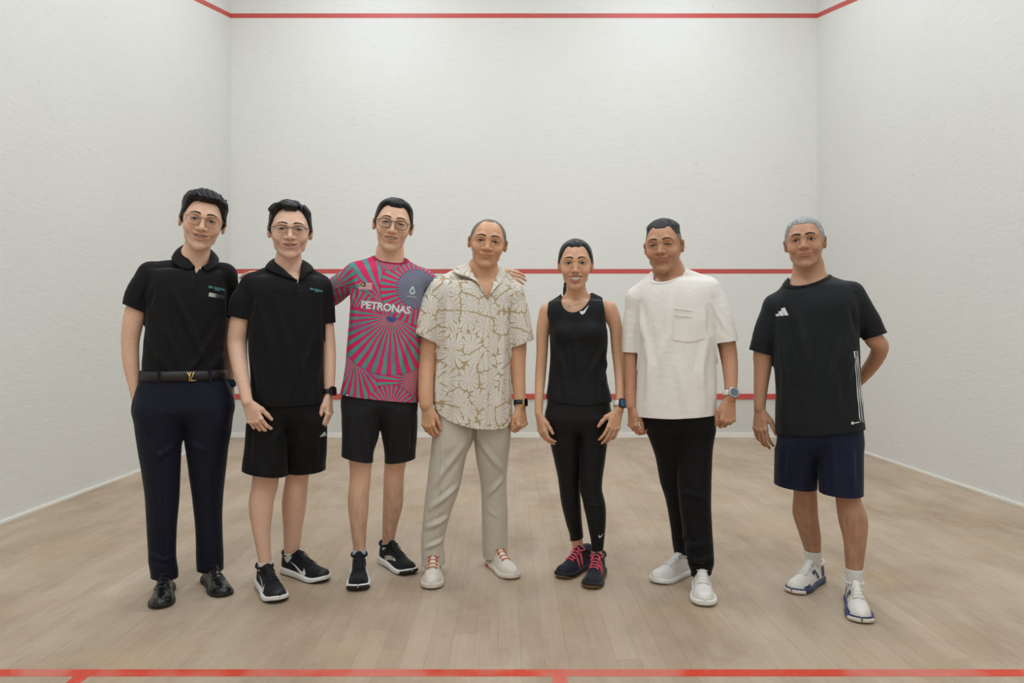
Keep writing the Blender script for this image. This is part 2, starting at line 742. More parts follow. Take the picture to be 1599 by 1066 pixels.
TH = 0.15
floor = struct('floor', box_mesh(XL - TH, XR + TH, YB - TH, YF + TH, -0.12, -0.012), M['sub'])
tag(floor, 'pale maple board squash court floor with red lines', 'floor')
wf = struct('wall_front', box_mesh(XL - TH, XR + TH, YF, YF + TH, -0.012, CEIL), M['wall'])
tag(wf, 'white front wall of the squash court with red lines', 'wall')
wl = struct('wall_left', box_mesh(XL - TH, XL, YB, YF, -0.012, CEIL), M['wall_side'])
tag(wl, 'white scuffed left side wall of the court', 'wall')
wr = struct('wall_right', box_mesh(XR, XR + TH, YB, YF, -0.012, CEIL), M['wall_side'])
tag(wr, 'white scuffed right side wall of the court', 'wall')
wb = struct('wall_back', box_mesh(XL - TH, XR + TH, YB - TH, YB, -0.012, CEIL), M['wall_side'])
tag(wb, 'white back wall behind the camera', 'wall')
ce = struct('ceiling', box_mesh(XL - TH, XR + TH, YB - TH, YF + TH, CEIL, CEIL + 0.1), M['ceiling'])
tag(ce, 'plain white ceiling high above the court', 'ceiling')

# wall lines: thin painted bands standing a millimetre proud
obj('service_line', box_mesh(XL, XR, YF - 0.0015, YF, 1.783, 1.833), M['line_wall'], wf)
obj('out_line', box_mesh(XL, XR, YF - 0.0015, YF, 4.572, 4.622), M['line_wall'], wf)
obj('tin_panel', box_mesh(XL, XR, YF - 0.018, YF, 0.0, 0.415), M['tin'], wf)
obj('tin_line', box_mesh(XL, XR, YF - 0.03, YF, 0.415, 0.472), M['line_wall'], wf)
for side, X0, sgn, w_ in (('left', XL, 1, wl), ('right', XR, -1, wr)):
    V = []
    for (y, z) in ((YF, 4.572), (YB, 2.13)):
        for x in (X0, X0 + sgn * 0.0015):
            for dz in (0, 0.05):
                V.append((x, y, z + dz))
    Q = [(0, 1, 3, 2), (4, 6, 7, 5), (2, 3, 7, 6), (0, 4, 5, 1), (1, 5, 7, 3), (0, 2, 6, 4)]
    obj('out_line', mesh_from(V, [Q], False), M['line_wall'], w_)
bbf = struct('baseboard_front', box_mesh(XL, XR, YF - 0.034, YF - 0.018, 0.0, 0.05), M['skirt'])
tag(bbf, 'low white skirting under the red tin line on the front wall', 'baseboard')
bbl = struct('baseboard_left', box_mesh(XL, XL + 0.012, YB, YF - 0.034, 0.0, 0.016), M['skirt'])
tag(bbl, 'thin white skirting along the left wall', 'baseboard')
bbr = struct('baseboard_right', box_mesh(XR - 0.012, XR, YB, YF - 0.034, 0.0, 0.016), M['skirt'])
tag(bbr, 'thin white skirting along the right wall', 'baseboard')

# floor boards, laid lengthways
BW = 6.4 / 77
LENS = (0.45, 0.62, 0.8, 1.0, 1.25)
board_me = {}
for L_ in LENS:
    me = box_mesh(-BW / 2 + 0.0002, BW / 2 - 0.0002, 0.0002, L_ - 0.0002, -0.012, 0.0)
    me.materials.append(M['board'])
    me.name = 'floor_board'
    board_me[L_] = me
br = random.Random(3)
boards = []
for i in range(77):
    x = XL + (i + 0.5) * BW
    y = YB + br.uniform(-0.6, 0.0)
    while y < YF - 0.02:
        L_ = br.choice(LENS)
        px = [CX + F * (xx - 0) / max(yy, 0.6) for xx in (x - BW / 2, x + BW / 2) for yy in (max(y, 2.3), max(y + L_, 2.4))]
        vis = y + L_ > 2.3 and max(px) > 0 and min(px) < 1599
        y0, y1 = max(y, 2.3), min(y + L_, YF)
        ar = (F * BW / (0.5 * (y0 + y1))) * (F * CAMH) * (1 / y0 - 1 / y1) if vis and y1 > y0 else 0
        boards.append((ar, x, y, L_))
        y += L_
boards.sort(reverse=True)
for ar, x, y, L_ in boards[:300]:
    o = bpy.data.objects.new('floor_board', board_me[L_])
    C.objects.link(o)
    o.parent = floor
    o.location = (x, min(y, YF - L_), br.uniform(-0.0003, 0.0))
V, Q = [], []
for ar, x, y, L_ in boards[300:]:
    y0, y1 = max(y, YB), min(y + L_, YF)
    n = len(V)
    a, b, z = x - BW / 2 + 0.0002, x + BW / 2 - 0.0002, -br.uniform(0.0, 0.0003)
    V += [(a, y0, -0.012), (b, y0, -0.012), (a, y1 - 0.0004, -0.012), (b, y1 - 0.0004, -0.012),
          (a, y0, z), (b, y0, z), (a, y1 - 0.0004, z), (b, y1 - 0.0004, z)]
    Q += [tuple(n + k for k in q) for q in ((4, 5, 7, 6), (0, 1, 5, 4), (2, 6, 7, 3), (0, 4, 6, 2), (1, 3, 7, 5))]
rest = obj('floor_boards_beyond', mesh_from(V, [Q], False), M['board'], floor)
rest['kind'] = 'stuff'

ZL = 0.0004
YS = YF - 5.44
obj('short_line', box_mesh(XL, XR, YS - 0.05, YS, -0.002, ZL), M['line_floor'], floor)
obj('half_court_line', box_mesh(XC - 0.025, XC + 0.025, YB, YS - 0.05, -0.002, ZL), M['line_floor'], floor)
for sg in (-1, 1):
    xb = XC + sg * 1.585
    obj('service_box_line', box_mesh(xb - 0.025, xb + 0.025, YS - 1.6, YS - 0.05, -0.002, ZL), M['line_floor'], floor)
    xa, xw = sorted((xb - sg * 0.025, XC + sg * 3.2))
    obj('service_box_line', box_mesh(xa, xw, YS - 1.65, YS - 1.6, -0.002, ZL), M['line_floor'], floor)

# ceiling lamps of the court (above the frame)
names = ['front left', 'front right', 'second left', 'second right', 'third left', 'third right', 'rear left', 'rear right']
for (lx_, ly_), nm in zip(LAMPS, names):
    e = bpy.data.objects.new('court_lamp', None)
    C.objects.link(e)
    e.location = (lx_, ly_, CEIL)
    tag(e, 'flat rectangular ceiling lamp over the court, %s of eight' % nm, 'lamp', 'court ceiling lamps')
    parts = [(-0.32, -0.29), (0.29, 0.32)]
    V, Q = [], []
    for (x0, x1, y0, y1) in ((-0.32, -0.29, -0.67, 0.67), (0.29, 0.32, -0.67, 0.67), (-0.29, 0.29, -0.67, -0.64), (-0.29, 0.29, 0.64, 0.67), (-0.29, 0.29, -0.64, 0.64)):
        n = len(V)
        z0, z1 = (-0.12, 0.0) if x1 - x0 < 0.5 or y1 - y0 < 0.5 else (-0.03, 0.0)
        V += [(x, y, z) for z in (z0, z1) for y in (y0, y1) for x in (x0, x1)]
        Q += [tuple(n + k for k in q) for q in ((0, 2, 3, 1), (4, 5, 7, 6), (0, 1, 5, 4), (2, 6, 7, 3), (0, 4, 6, 2), (1, 3, 7, 5))]
    obj('housing', mesh_from(V, [Q], False), M['lamp_metal'], e)
    obj('diffuser', box_mesh(-0.285, 0.285, -0.635, 0.635, -0.06, -0.05), M['lamp_glow'], e)


# ------------------------------------------------------------------ people: materials
def skin_mat(name):
    t = NT(name)
    at = t.n('Attribute', attribute_name='Col').outputs['Color']
    f = t.noise(t.coord(), 160, 3)
    mul = t.n('Mix', data_type='RGBA', blend_type='MULTIPLY')
    mul.inputs[0].default_value = 1.0
    t.l(at, mul.inputs[6])
    t.l(t.ramp(f, [(0.3, 0.90), (0.7, 1.06)]), mul.inputs[7])
    t.l(mul.outputs[2], t.b.inputs['Base Color'])
    t.set(Roughness=0.48)
    t.b.inputs['Specular IOR Level'].default_value = 0.4
    t.b.inputs['Subsurface Weight'].default_value = 0.12
    t.b.inputs['Subsurface Radius'].default_value = (0.8, 0.3, 0.15)
    t.b.inputs['Subsurface Scale'].default_value = 0.006
    t.l(t.bump(t.noise(t.coord(), 420, 2), 0.12, 0.0008), t.b.inputs['Normal'])
    return t.m


def hair_mat(name, dark, light, rough=0.42):
    t = NT(name)
    co = t.coord()
    st = t.noise(t.mapping(co, scale=(420, 60, 60)), 1.0, 3, 0.6)
    t.l(t.mix(t.ramp(st, [(0.35, 0.0), (0.75, 1.0)]), lin(dark), lin(light)), t.b.inputs['Base Color'])
    t.set(Roughness=rough)
    t.b.inputs['Specular IOR Level'].default_value = 0.32
    t.l(t.bump(st, 0.5, 0.002), t.b.inputs['Normal'])
    return t.m


M['skin'] = skin_mat('skin')
M['eye_white'] = plain('eye_white', (205, 196, 188), 0.25)
M['iris'] = plain('iris_dark_brown', (38, 24, 18), 0.2)
M['pupil'] = plain('pupil_black', (8, 7, 7), 0.15)
M['lash'] = plain('lash_dark', (30, 22, 18), 0.7)
M['teeth'] = plain('teeth_ivory', (222, 208, 188), 0.3)
M['mouth'] = plain('mouth_inside', (70, 26, 24), 0.6)
M['nail'] = plain('nail', (214, 170, 152), 0.3)
M['hair_black'] = hair_mat('hair_black', (10, 10, 12), (32, 33, 36))
M['hair_soft'] = hair_mat('hair_soft_black', (20, 18, 18), (58, 54, 52), 0.5)
M['hair_fade'] = hair_mat('hair_short_dark', (34, 34, 36), (72, 72, 74), 0.6)
M['hair_grey'] = hair_mat('hair_short_grey', (128, 128, 126), (188, 190, 190), 0.6)
M['hair_brown'] = hair_mat('hair_thin_greybrown', (104, 92, 80), (146, 134, 120), 0.65)
M['black_fabric'] = fabric('black_knit', (11, 12, 13))
M['black_shorts'] = fabric('black_shorts_cloth', (9, 9, 10))
M['navy_wool'] = fabric('navy_trouser_cloth', (11, 16, 34), 0.75)
M['charcoal'] = fabric('charcoal_jersey', (30, 30, 32))
M['beige'] = fabric('beige_cotton_twill', (204, 196, 181), 0.85, 0.04)
M['tank'] = fabric('black_sports_mesh', (11, 13, 16), 0.7)
M['leggings'] = fabric('black_stretch_cloth', (9, 10, 12), 0.6, weave=1500, bump=0.1)
M['white_cotton'] = fabric('white_cotton_jersey', (236, 231, 223), 0.9, 0.03)
M['black_sweat'] = fabric('black_sweat_cloth', (8, 8, 10))
M['jersey_dark'] = fabric('dark_green_black_sports_jersey', (12, 18, 21), 0.7)
M['jersey_rib'] = fabric('dark_rib', (8, 11, 13), 0.8)
M['navy_shorts'] = fabric('navy_shorts_cloth', (16, 24, 48), 0.8)
M['crimson'] = fabric('crimson_rib', (160, 26, 62), 0.8)
M['teal_print'] = plain('teal_print', (86, 150, 150), 0.7)
M['white_print'] = plain('white_print', (222, 222, 222), 0.6)
M['pink_print'] = plain('pale_pink_print', (236, 214, 220), 0.6)
M['silver'] = plain('silver_metal', (190, 188, 184), 0.3, 1.0)
M['gold'] = plain('pale_gold_metal', (206, 178, 120), 0.28, 1.0)
M['belt'] = plain('dark_brown_leather', (22, 17, 15), 0.5, bump=0.2, bscale=300)
M['glass_frame_gold'] = plain('thin_gold_wire', (150, 126, 96), 0.3, 0.9)
M['glass_frame_dark'] = plain('dark_metal_frame', (40, 40, 46), 0.35, 0.5)
M['glass_frame_grey'] = plain('grey_acetate', (72, 68, 72), 0.3)
M['watch_black'] = plain('black_rubber', (22, 22, 25), 0.5)
M['watch_white'] = plain('white_rubber', (220, 216, 210), 0.5)
M['screen_blue'] = plain('watch_screen', (58, 92, 128), 0.15)
M['dial'] = plain('watch_dial_grey', (96, 110, 118), 0.2)
M['black_leather'] = plain('black_leather', (18, 18, 20), 0.28, bump=0.15, bscale=260)
M['black_sole'] = plain('black_sole', (24, 24, 26), 0.55)
M['black_knitshoe'] = fabric('black_shoe_mesh', (20, 21, 25), 0.8)
M['white_sole'] = plain('white_foam_sole', (228, 226, 222), 0.55)
M['white_leather'] = plain('white_leather', (226, 222, 214), 0.5, bump=0.1, bscale=200)
M['cream_knit'] = fabric('cream_shoe_knit', (224, 216, 203), 0.85, 0.03)
M['cream_sole'] = plain('cream_sole', (222, 212, 198), 0.55)
M['orange'] = plain('orange_cord', (204, 96, 36), 0.65)
M['hot_pink'] = plain('hot_pink_cord', (236, 84, 104), 0.65)
M['dark_navy_shoe'] = fabric('dark_navy_shoe', (30, 35, 44), 0.7)
M['gum'] = plain('gum_sole', (152, 118, 74), 0.55)
M['navy_plastic'] = plain('navy_plastic', (38, 58, 96), 0.4)
M['white_sock'] = fabric('white_sock_rib', (222, 220, 214), 0.9, 0.03, 500, 0.5)
M['blue_sock'] = fabric('pale_blue_sock', (176, 194, 208), 0.9, 0.03, 500, 0.5)
M['black_cord'] = plain('black_cord', (16, 16, 18), 0.7)
M['white_cord'] = plain('white_cord', (224, 220, 212), 0.7)
M['button'] = plain('dark_button', (52, 52, 54), 0.3)
M['cream_button'] = plain('cream_button', (214, 204, 186), 0.3)


def glass_mat():
    t = NT('clear_lens')
    g = t.n('BsdfGlossy')
    g.inputs['Roughness'].default_value = 0.02
    tr = t.n('BsdfTransparent')
    mx = t.n('MixShader')
    fr = t.n('Fresnel')
    fr.inputs[0].default_value = 1.45
    t.l(t.math('MULTIPLY', fr.outputs[0], 0.9), mx.inputs[0])
    t.l(tr.outputs[0], mx.inputs[1])
    t.l(g.outputs[0], mx.inputs[2])
    t.l(mx.outputs[0], t.t.nodes['Material Output'].inputs[0])
    return t.m


M['lens'] = glass_mat()


# ------------------------------------------------------------------ a person's frame: it faces the camera
class Frame:
    def __init__(s, px, D):
        X = (px - CX) / F * D
        s.al = math.atan2(X, D)
        s.base = np.array([X, D, 0.0])
        s.e = np.array([math.cos(s.al), -math.sin(s.al)])
        s.f = np.array([math.sin(s.al), math.cos(s.al)])
        s.dist = float(s.base[:2] @ s.f)

    def L(s, px, py, ly=0.0):
        """local point seen at a pixel, ly metres behind the body's own plane"""
        v = np.array([(px - CX) / F, 1.0, (CY - py) / F])
        t = (s.dist + ly) / float(v[:2] @ s.f)
        p = v * t
        q = p[:2] - s.base[:2]
        return np.array([q @ s.e, q @ s.f, p[2] + CAMH])

    def floor(s, px, py):
        t = CAMH / ((py - CY) / F)
        p = np.array([(px - CX) / F * t, t])
        q = p - s.base[:2]
        return np.array([q @ s.e, q @ s.f, 0.0])

    def proj(s, p):
        w = s.base[:2] + s.e * p[0] + s.f * p[1]
        return np.array([CX + F * w[0] / w[1], CY - F * (p[2] - CAMH) / w[1]])

    def row(s, py, xl, xr, ly=0.0, b=0.12):
        a, c = s.L(xl, py, ly), s.L(xr, py, ly)
        return ((a[2] + c[2]) / 2, (a[0] + c[0]) / 2, ly, (c[0] - a[0]) / 2, b)

    def rad(s, rpx, px, py, ly=0.0):
        return s.row(py, px - rpx, px + rpx, ly)[3]


# ------------------------------------------------------------------ head
class Head:
    def __init__(s, fr, h):
        s.h = h
        s.s = np.array(h['scale'], float)
        s.R = roty(math.radians(h.get('roll', 0))) @ rotz(math.radians(h.get('yaw', 0))) @ rotx(math.radians(h.get('pitch', 4)))
        ly = h.get('ly', -0.03)
        eye = fr.L(h['eye'][0], h['eye'][1], ly - 0.085)
        s.o = eye - s.R @ (s.s * np.array([0, -0.086, 0.0]))
        s.m = float(s.s.mean())

    def w(s, q):
        """head space -> person space"""
        q = np.asarray(q, float)
        return s.o + (q * s.s) @ s.R.T

    def q(s, V):
        return ((V - s.o) @ s.R) / s.s

    def qgrid(s, X, Y, Z):
        px, py, pz = X - s.o[0], Y - s.o[1], Z - s.o[2]
        R = s.R
        return ((R[0, 0] * px + R[1, 0] * py + R[2, 0] * pz) / s.s[0],
                (R[0, 1] * px + R[1, 1] * py + R[2, 1] * pz) / s.s[1],
                (R[0, 2] * px + R[1, 2] * py + R[2, 2] * pz) / s.s[2])

    def ell(s, f, c, r, k, mode='u', rot=None):
        c, r = np.asarray(c, float), np.asarray(r, float)
        w = s.w(c)
        m = max(r) * max(s.s) + k + 0.012
        sl = f.slc(w - m, w + m)
        qx, qy, qz = s.qgrid(*f.xyz(sl))
        px, py, pz = qx - c[0], qy - c[1], qz - c[2]
        if rot is not None:
            px, py, pz = (rot[0, 0] * px + rot[1, 0] * py + rot[2, 0] * pz, rot[0, 1] * px + rot[1, 1] * py + rot[2, 1] * pz,
                          rot[0, 2] * px + rot[1, 2] * py + rot[2, 2] * pz)
        k0 = np.sqrt((px / r[0])**2 + (py / r[1])**2 + (pz / r[2])**2) + 1e-6
        k1 = np.sqrt((px / r[0]**2)**2 + (py / r[1]**2)**2 + (pz / r[2]**2)**2) + 1e-6
        f.put(sl, k0 * (k0 - 1) / k1 * s.m, k, mode)

    def chain(s, f, pts, rs, k, mode='u'):
        f.chain([s.w(p) for p in pts], [r * s.m for r in rs], k, mode)

    # mouth curve: centre height, corner lift, half width
    def mouth(s, x, dz=0.0, dy=0.0):
        h = s.h
        w = h['mouth_w']
        t = x / w
        z = h.get('mouth_z', -0.066) + h['smile'] * t * t * w + dz * (1 - t * t)
        y = -0.0945 + 0.020 * t * t + dy
        return (x, y, z)

    def add_base(s, f):
        h = s.h
        jw = h.get('jaw', 1.0)
        s.ell(f, (0, .012, .024), (.0745, .096, .082), .02)
        s.ell(f, (0, -.022, -.005), (.066, .070, .085), .03)
        s.ell(f, (0, -.030, -.050), (.0490 * jw, .054, .055), .02)
        for sg in (-1, 1):
            s.chain(f, [(sg * .0500 * jw, .006, -.034), (sg * .0400 * jw, -.022, -.070), (sg * .0225 * jw, -.054, -.094), (sg * .007, -.071, -.1045)], [.0155, .0135, .0120, .0120], .018)
            s.ell(f, (sg * .043, -.060, -.030), (.022, .021, .020), .018)
        s.ell(f, (0, -.073, -.1045), (.017, .0155, .0135), .02)

    def add_face(s, f):
        h = s.h
        fat = h.get('cheek', 1.0)
        es = h.get('eye_dx', .0315)
        for sg in (-1, 1):
            s.ell(f, (sg * .039, -.0675 - .003 * (fat - 1), -.040), (.019 * fat, .0165, .0165 * fat), .012)
            s.chain(f, [(sg * .045, -.072, .0195), (sg * .026, -.0815, .0225), (sg * .008, -.0845, .0165)], [.0085, .0095, .008], .014)
            s.ell(f, (sg * es, -.0955, .0), (.0200, .0145, .0115), .010, 'sub')
            s.ell(f, (sg * es, -.0725, .0), (.0180, .0148, .0135), .005)
        # nose
        nw = h.get('nose_w', 1.0)
        nl = h.get('nose_z', -.0335)
        s.chain(f, [(0, -.081, .010), (0, -.0925, -.014), (0, -.1045, nl)], [.0072, .0078, .0092 * nw], .012)
        s.ell(f, (0, -.1015, nl - .003), (.0105 * nw, .0095, .0085), .006)
        for sg in (-1, 1):
            s.ell(f, (sg * .0145 * nw, -.0920, nl - .0030), (.0078 * nw, .0100, .0078), .006)
            s.ell(f, (sg * .0072 * nw, -.1015, nl - .0115), (.0040 * nw, .0055, .0035), .002, 'sub')
        # muzzle, lips
        w = h['mouth_w']
        op = h['open']
        zc = h.get('mouth_z', -.066)
        s.ell(f, (0, -.072, zc + .002), (.034, .0205, .027), .014)
        xs = np.linspace(-w, w, 9)
        up = [s.mouth(x, op * 0.5 + .0035, .0) for x in xs]
        dn = [s.mouth(x, -op * 0.5 - .0045, .001) for x in xs]
        ru = [.0022, .0034, .0043, .0048, .0044, .0048, .0043, .0034, .0022]
        rd = [.0022, .0036, .0050, .0060, .0064, .0060, .0050, .0036, .0022]
        lipf = h.get('lip', 1.0)
        s.chain(f, up, [r * lipf for r in ru], .004)
        s.chain(f, dn, [r * lipf for r in rd], .004)
        n = 9
        xs2 = np.linspace(-w * .93, w * .93, n)
        if op > .004:
            for sgn in (-.28, 0, .28):
                s.chain(f, [(x, y - .004, z) for (x, y, z) in [s.mouth(x, op * sgn) for x in xs2]], [max(.0016, op * .30 * (1 - (x / w)**2)) for x in xs2], .0015, 'sub')
            s.chain(f, [(x, y + .004, z) for (x, y, z) in [s.mouth(x, 0) for x in xs2]], [max(.0014, op * .42 * (1 - (x / w)**2)) for x in xs2], .0015, 'sub')
        else:
            s.chain(f, [(x, y - .0055, z) for (x, y, z) in [s.mouth(x, 0) for x in xs2]], [.0016] * n, .002, 'sub')
        for sg in (-1, 1):
            # smile fold beside the mouth, dimple at its corner
            dp = h.get('fold', .0022) * .6
            s.chain(f, [(sg * .0195 * nw, -.0905, nl + .001), (sg * .030, -.0885, -.050), (sg * (w + .0085), -.0800, zc + .000)], [dp, dp, dp * .6], .008, 'sub')
            # ear
            if h.get('ear', 1.0) > 0:
                es_ = h.get('ear', 1.0)
                tl = rotz(sg * .45) @ rotx(.16)
                ex = .0775 + .004 * es_
                s.ell(f, (sg * ex, .010, .000), (.0070, .0175, .0205), .006, 'u', tl)
                s.ell(f, (sg * (ex - .002), .005, -.022), (.0060, .0110, .0150), .008, 'u', tl)
                s.ell(f, (sg * (ex + .0085), .003, -.001), (.0050, .0095, .0125), .003, 'sub', tl)
                s.ell(f, (sg * (ex + .006), -.003, -.014), (.0042, .0055, .0070), .003, 'sub', tl)
        # almond opening of the eye
        eo = h.get('eye_open', 1.0)
        for sg in (-1, 1):
            rt = roty(sg * h.get('eye_tilt', .05))
            s.ell(f, (sg * es, -.0885, -.0004), (.0152, .0090, .0054 * eo), .0016, 'sub', rt)

    def colors(s, V, col, base):
        """paint lips, cheeks, stubble, brows, darker eye surrounds, and shade in lip line and nostrils"""
        h = s.h
        q = s.q(V)
        x, y, z = q[:, 0], q[:, 1], q[:, 2]
        near = (np.abs(x) < .1) & (y < .06) & (z > -.14) & (z < .13)
        base = np.asarray(base)

        def mixc(mask, c, amt):
            m = (mask * amt * near)[:, None]
            col[:] = col * (1 - m) + np.asarray(c) * m
        front = sstep(-.03, -.06, y)
        # cheeks and nose rosier
        for sg in (-1, 1):
            g = np.exp(-(((x - sg * .042) / .022)**2 + ((z + .034) / .02)**2)) * front
            mixc(g, base * np.array([1.02, .80, .74]), .40)
        g = np.exp(-((x / .016)**2 + ((z + .034) / .014)**2)) * front
        mixc(g, base * np.array([1.0, .86, .80]), .22)
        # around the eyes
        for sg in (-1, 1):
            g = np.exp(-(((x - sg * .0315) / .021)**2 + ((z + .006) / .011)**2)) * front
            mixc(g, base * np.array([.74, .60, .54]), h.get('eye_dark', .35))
        # stubble
        if h.get('stubble', 0) > 0:
            g = sstep(-.045, -.062, z) * sstep(.02, -.02, y)
            mixc(g, base * np.array([.62, .60, .58]), h['stubble'])
        # lips
        w = h['mouth_w']
        op = h['open']
        t = np.clip(x / w, -1.1, 1.1)
        zc = h.get('mouth_z', -.066) + h['smile'] * t * t * w
        thick = (1 - np.clip(np.abs(t), 0, 1)**2.2)
        upz = zc + (op * .5 + .0068) * thick
        dnz = zc - (op * .5 + .0100) * thick
        m = sstep(.0012, -.0006, z - upz) * sstep(-.0012, .0006, z - dnz) * (np.abs(t) < 1.0) * sstep(-.07, -.08, y)
        mixc(m, np.asarray(h.get('lipcol', base * np.array([.80, .52, .50]))), .85)
        # shade painted into the line between closed lips, dark mouth corners
        if op <= .004:
            m = np.exp(-((z - zc) / .0016)**2) * (np.abs(t) < 1.02) * sstep(-.06, -.07, y)
            mixc(m, base * np.array([.30, .18, .16]), .8)
        else:
            m = sstep(.0, .0016, upz - .0050 - z) * sstep(.0, .0016, z - dnz - .0070) * (np.abs(t) < 1.0) * sstep(-.05, -.06, y)
            mixc(m, base * np.array([.25, .10, .09]), .85)
        # nostrils: shade of the holes painted into the skin colour
        nw = h.get('nose_w', 1.0)
        for sg in (-1, 1):
            g = np.exp(-(((x - sg * .0074 * nw) / .0036)**2 + ((z - h.get('nose_z', -.0335) + .0112) / .0024)**2)) * sstep(-.08, -.09, y)
            mixc(g, base * np.array([.40, .26, .22]), .7)
        # inner ear darker and redder
        g = np.exp(-((y - .002) / .012)**2 - ((z + .008) / .018)**2) * (np.abs(x) > .080)
        mixc(g, base * np.array([.75, .52, .46]), .6)
        # shaved / faded scalp colour
        if h.get('scalp'):
            g = sstep(-.004, .006, s.hairline(x, y, z)) * (np.abs(x) < .0765)
            mixc(g, np.asarray(lin(h['scalp'][0])), h['scalp'][1])
        # eyelid rim: lashes
        es = h.get('eye_dx', .0315)
        for sg in (-1, 1):
            tx = (x - sg * es) / .0165
            lid = .0058 * h.get('eye_open', 1.0) * (1 - np.clip(tx * tx, 0, 1)) - .0004 + sg * math.sin(-h.get('eye_tilt', .05)) * (x - sg * es)
            g = np.exp(-((z - lid - .0012) / .0016)**2) * (np.abs(tx) < 1.05) * sstep(-.06, -.07, y)
            mixc(g, base * np.array([.22, .15, .13]), .85)
            g = np.exp(-((z + lid + .0016) / .0014)**2) * (np.abs(tx) < 1.0) * sstep(-.06, -.07, y)
            mixc(g, base * np.array([.45, .32, .28]), .5)
            # eyebrow on the skin itself
            bx = (x * sg - h.get('brow_in', .011)) / .040
            bz = h.get('brow_z', .0215) + h.get('brow_arch', .006) * np.sin(np.clip(bx, 0, 1) * math.pi * .8) - .004 * np.clip(bx, 0, 1)**2
            th = h.get('brow_t', .0042) * (1 - .65 * np.clip(bx, 0, 1))
            g = np.exp(-((z - bz) / th)**2) * sstep(-.05, .08, bx) * sstep(1.05, .85, bx) * sstep(-.03, -.05, y)
            mixc(g, np.asarray(lin(h.get('browcol', (40, 32, 28)))), h.get('brow_a', .8))
        return col

    def hairline(s, x, y, z, side=False):
        h = s.h
        hf = h.get('hair_front', .072)
        tp = h.get('temple', .0)
        ph = np.arctan2(np.abs(x), -y)
        sb = h.get('sideburn', -.022)
        tab = [(0, hf), (.25, hf + h.get('peak', .0)), (.5, hf + .002 + tp), (.70, hf - .004 + tp), (.84, hf * .62 + tp), (.97, .022 + tp * .4), (1.12, .012), (1.30, sb * .3), (1.38, sb), (1.52, sb),
               (1.58, .016), (1.95, .018), (2.10, -.035), (2.4, -.06), (math.pi, h.get('nape', -.075))]
        if side:
            sz = h.get('side_z', -1)
            tab = [(a, max(b, sz) if .8 < a < 3 else b) for a, b in tab]
        px_ = np.linspace(0, math.pi, 400)
        py_ = cubic([a for a, b in tab], [b for a, b in tab], px_)
        return z - np.interp(ph, px_, py_)


def nz(x, y, z, seed=0):
    r = np.random.RandomState(seed)
    out = 0
    for i in range(5):
        k = r.normal(0, 1, 3)
        k /= np.linalg.norm(k)
        out = out + np.sin((k[0] * x + k[1] * y + k[2] * z) * r.uniform(.7, 1.5) + r.uniform(0, 6.28))
    return out / 5


def build_hair(fr, hd, parent):
    h = hd.h
    st = h['hair']
    lo, hi = hd.w((-.1, -.12, -.12)), hd.w((.1, .12, .15))
    o = hd.o
    R_ = .155 * max(hd.s)
    ax = [axis(o[i] - R_, o[i] + R_, .0032) for i in range(3)]
    f = Field(ax)
    hd.add_base(f)
    sl = tuple(slice(0, len(a)) for a in ax)
    x, y, z = hd.qgrid(*f.xyz(sl))
    hl = hd.hairline(x, y, z, True)
    top = sstep(st.get('top0', .035), st.get('top1', .085), z)
    T = st['side'] * (1 - top) + st['top'] * top
    fq = st.get('quiff', 0.0)
    if fq:
        T = T + fq * sstep(.02, -.06, y) * sstep(.055, .085, z) * (1 + st.get('lean', 0) * x / .06)
    part = st.get('part')
    if part is not None:                                     # a combed parting line
        T = T * (1 - .75 * np.exp(-((x - part) / .0045)**2) * sstep(-.0, -.03, y) * sstep(.05, .07, z))
    am = st.get('strand', .15)
    fx = st.get('freq', 420)
    wob = nz(x * 60, y * 60, z * 60, 3)
    ang = st.get('flow', 0.0)
    u = x * math.cos(ang) + y * math.sin(ang)
    T = T * (1 + am * np.sin(u * fx + 2.0 * wob) + am * .8 * np.sin(u * fx * .47 + 3 * wob + 1.0) + am * .6 * nz(x * 150, y * 90, z * 110, 5))
    off = T * (.30 * sstep(0.0, .006, hl) + .70 * sstep(0.0, st.get('soft', .024), hl)) - .0045 * sstep(.002, -.004, hl)
    f.d = (f.d - off * hd.m).astype(np.float32)
    for sp in st.get('spikes', []):                          # separate tufts: (base, tip, radius)
        hd.chain(f, [sp[0], sp[1]], [sp[2], .0012], .004)
    V, Q = f.nets()
    qv = hd.q(V)
    sv = hd.hairline(qv[:, 0], qv[:, 1], qv[:, 2], True) + .004
    V, Q, T_ = clip(V, Q, np.zeros((0, 3), int), sv)
    ho = obj('hair', mesh_from(V, [Q, T_]), M[st['mat']], parent)
    return ho


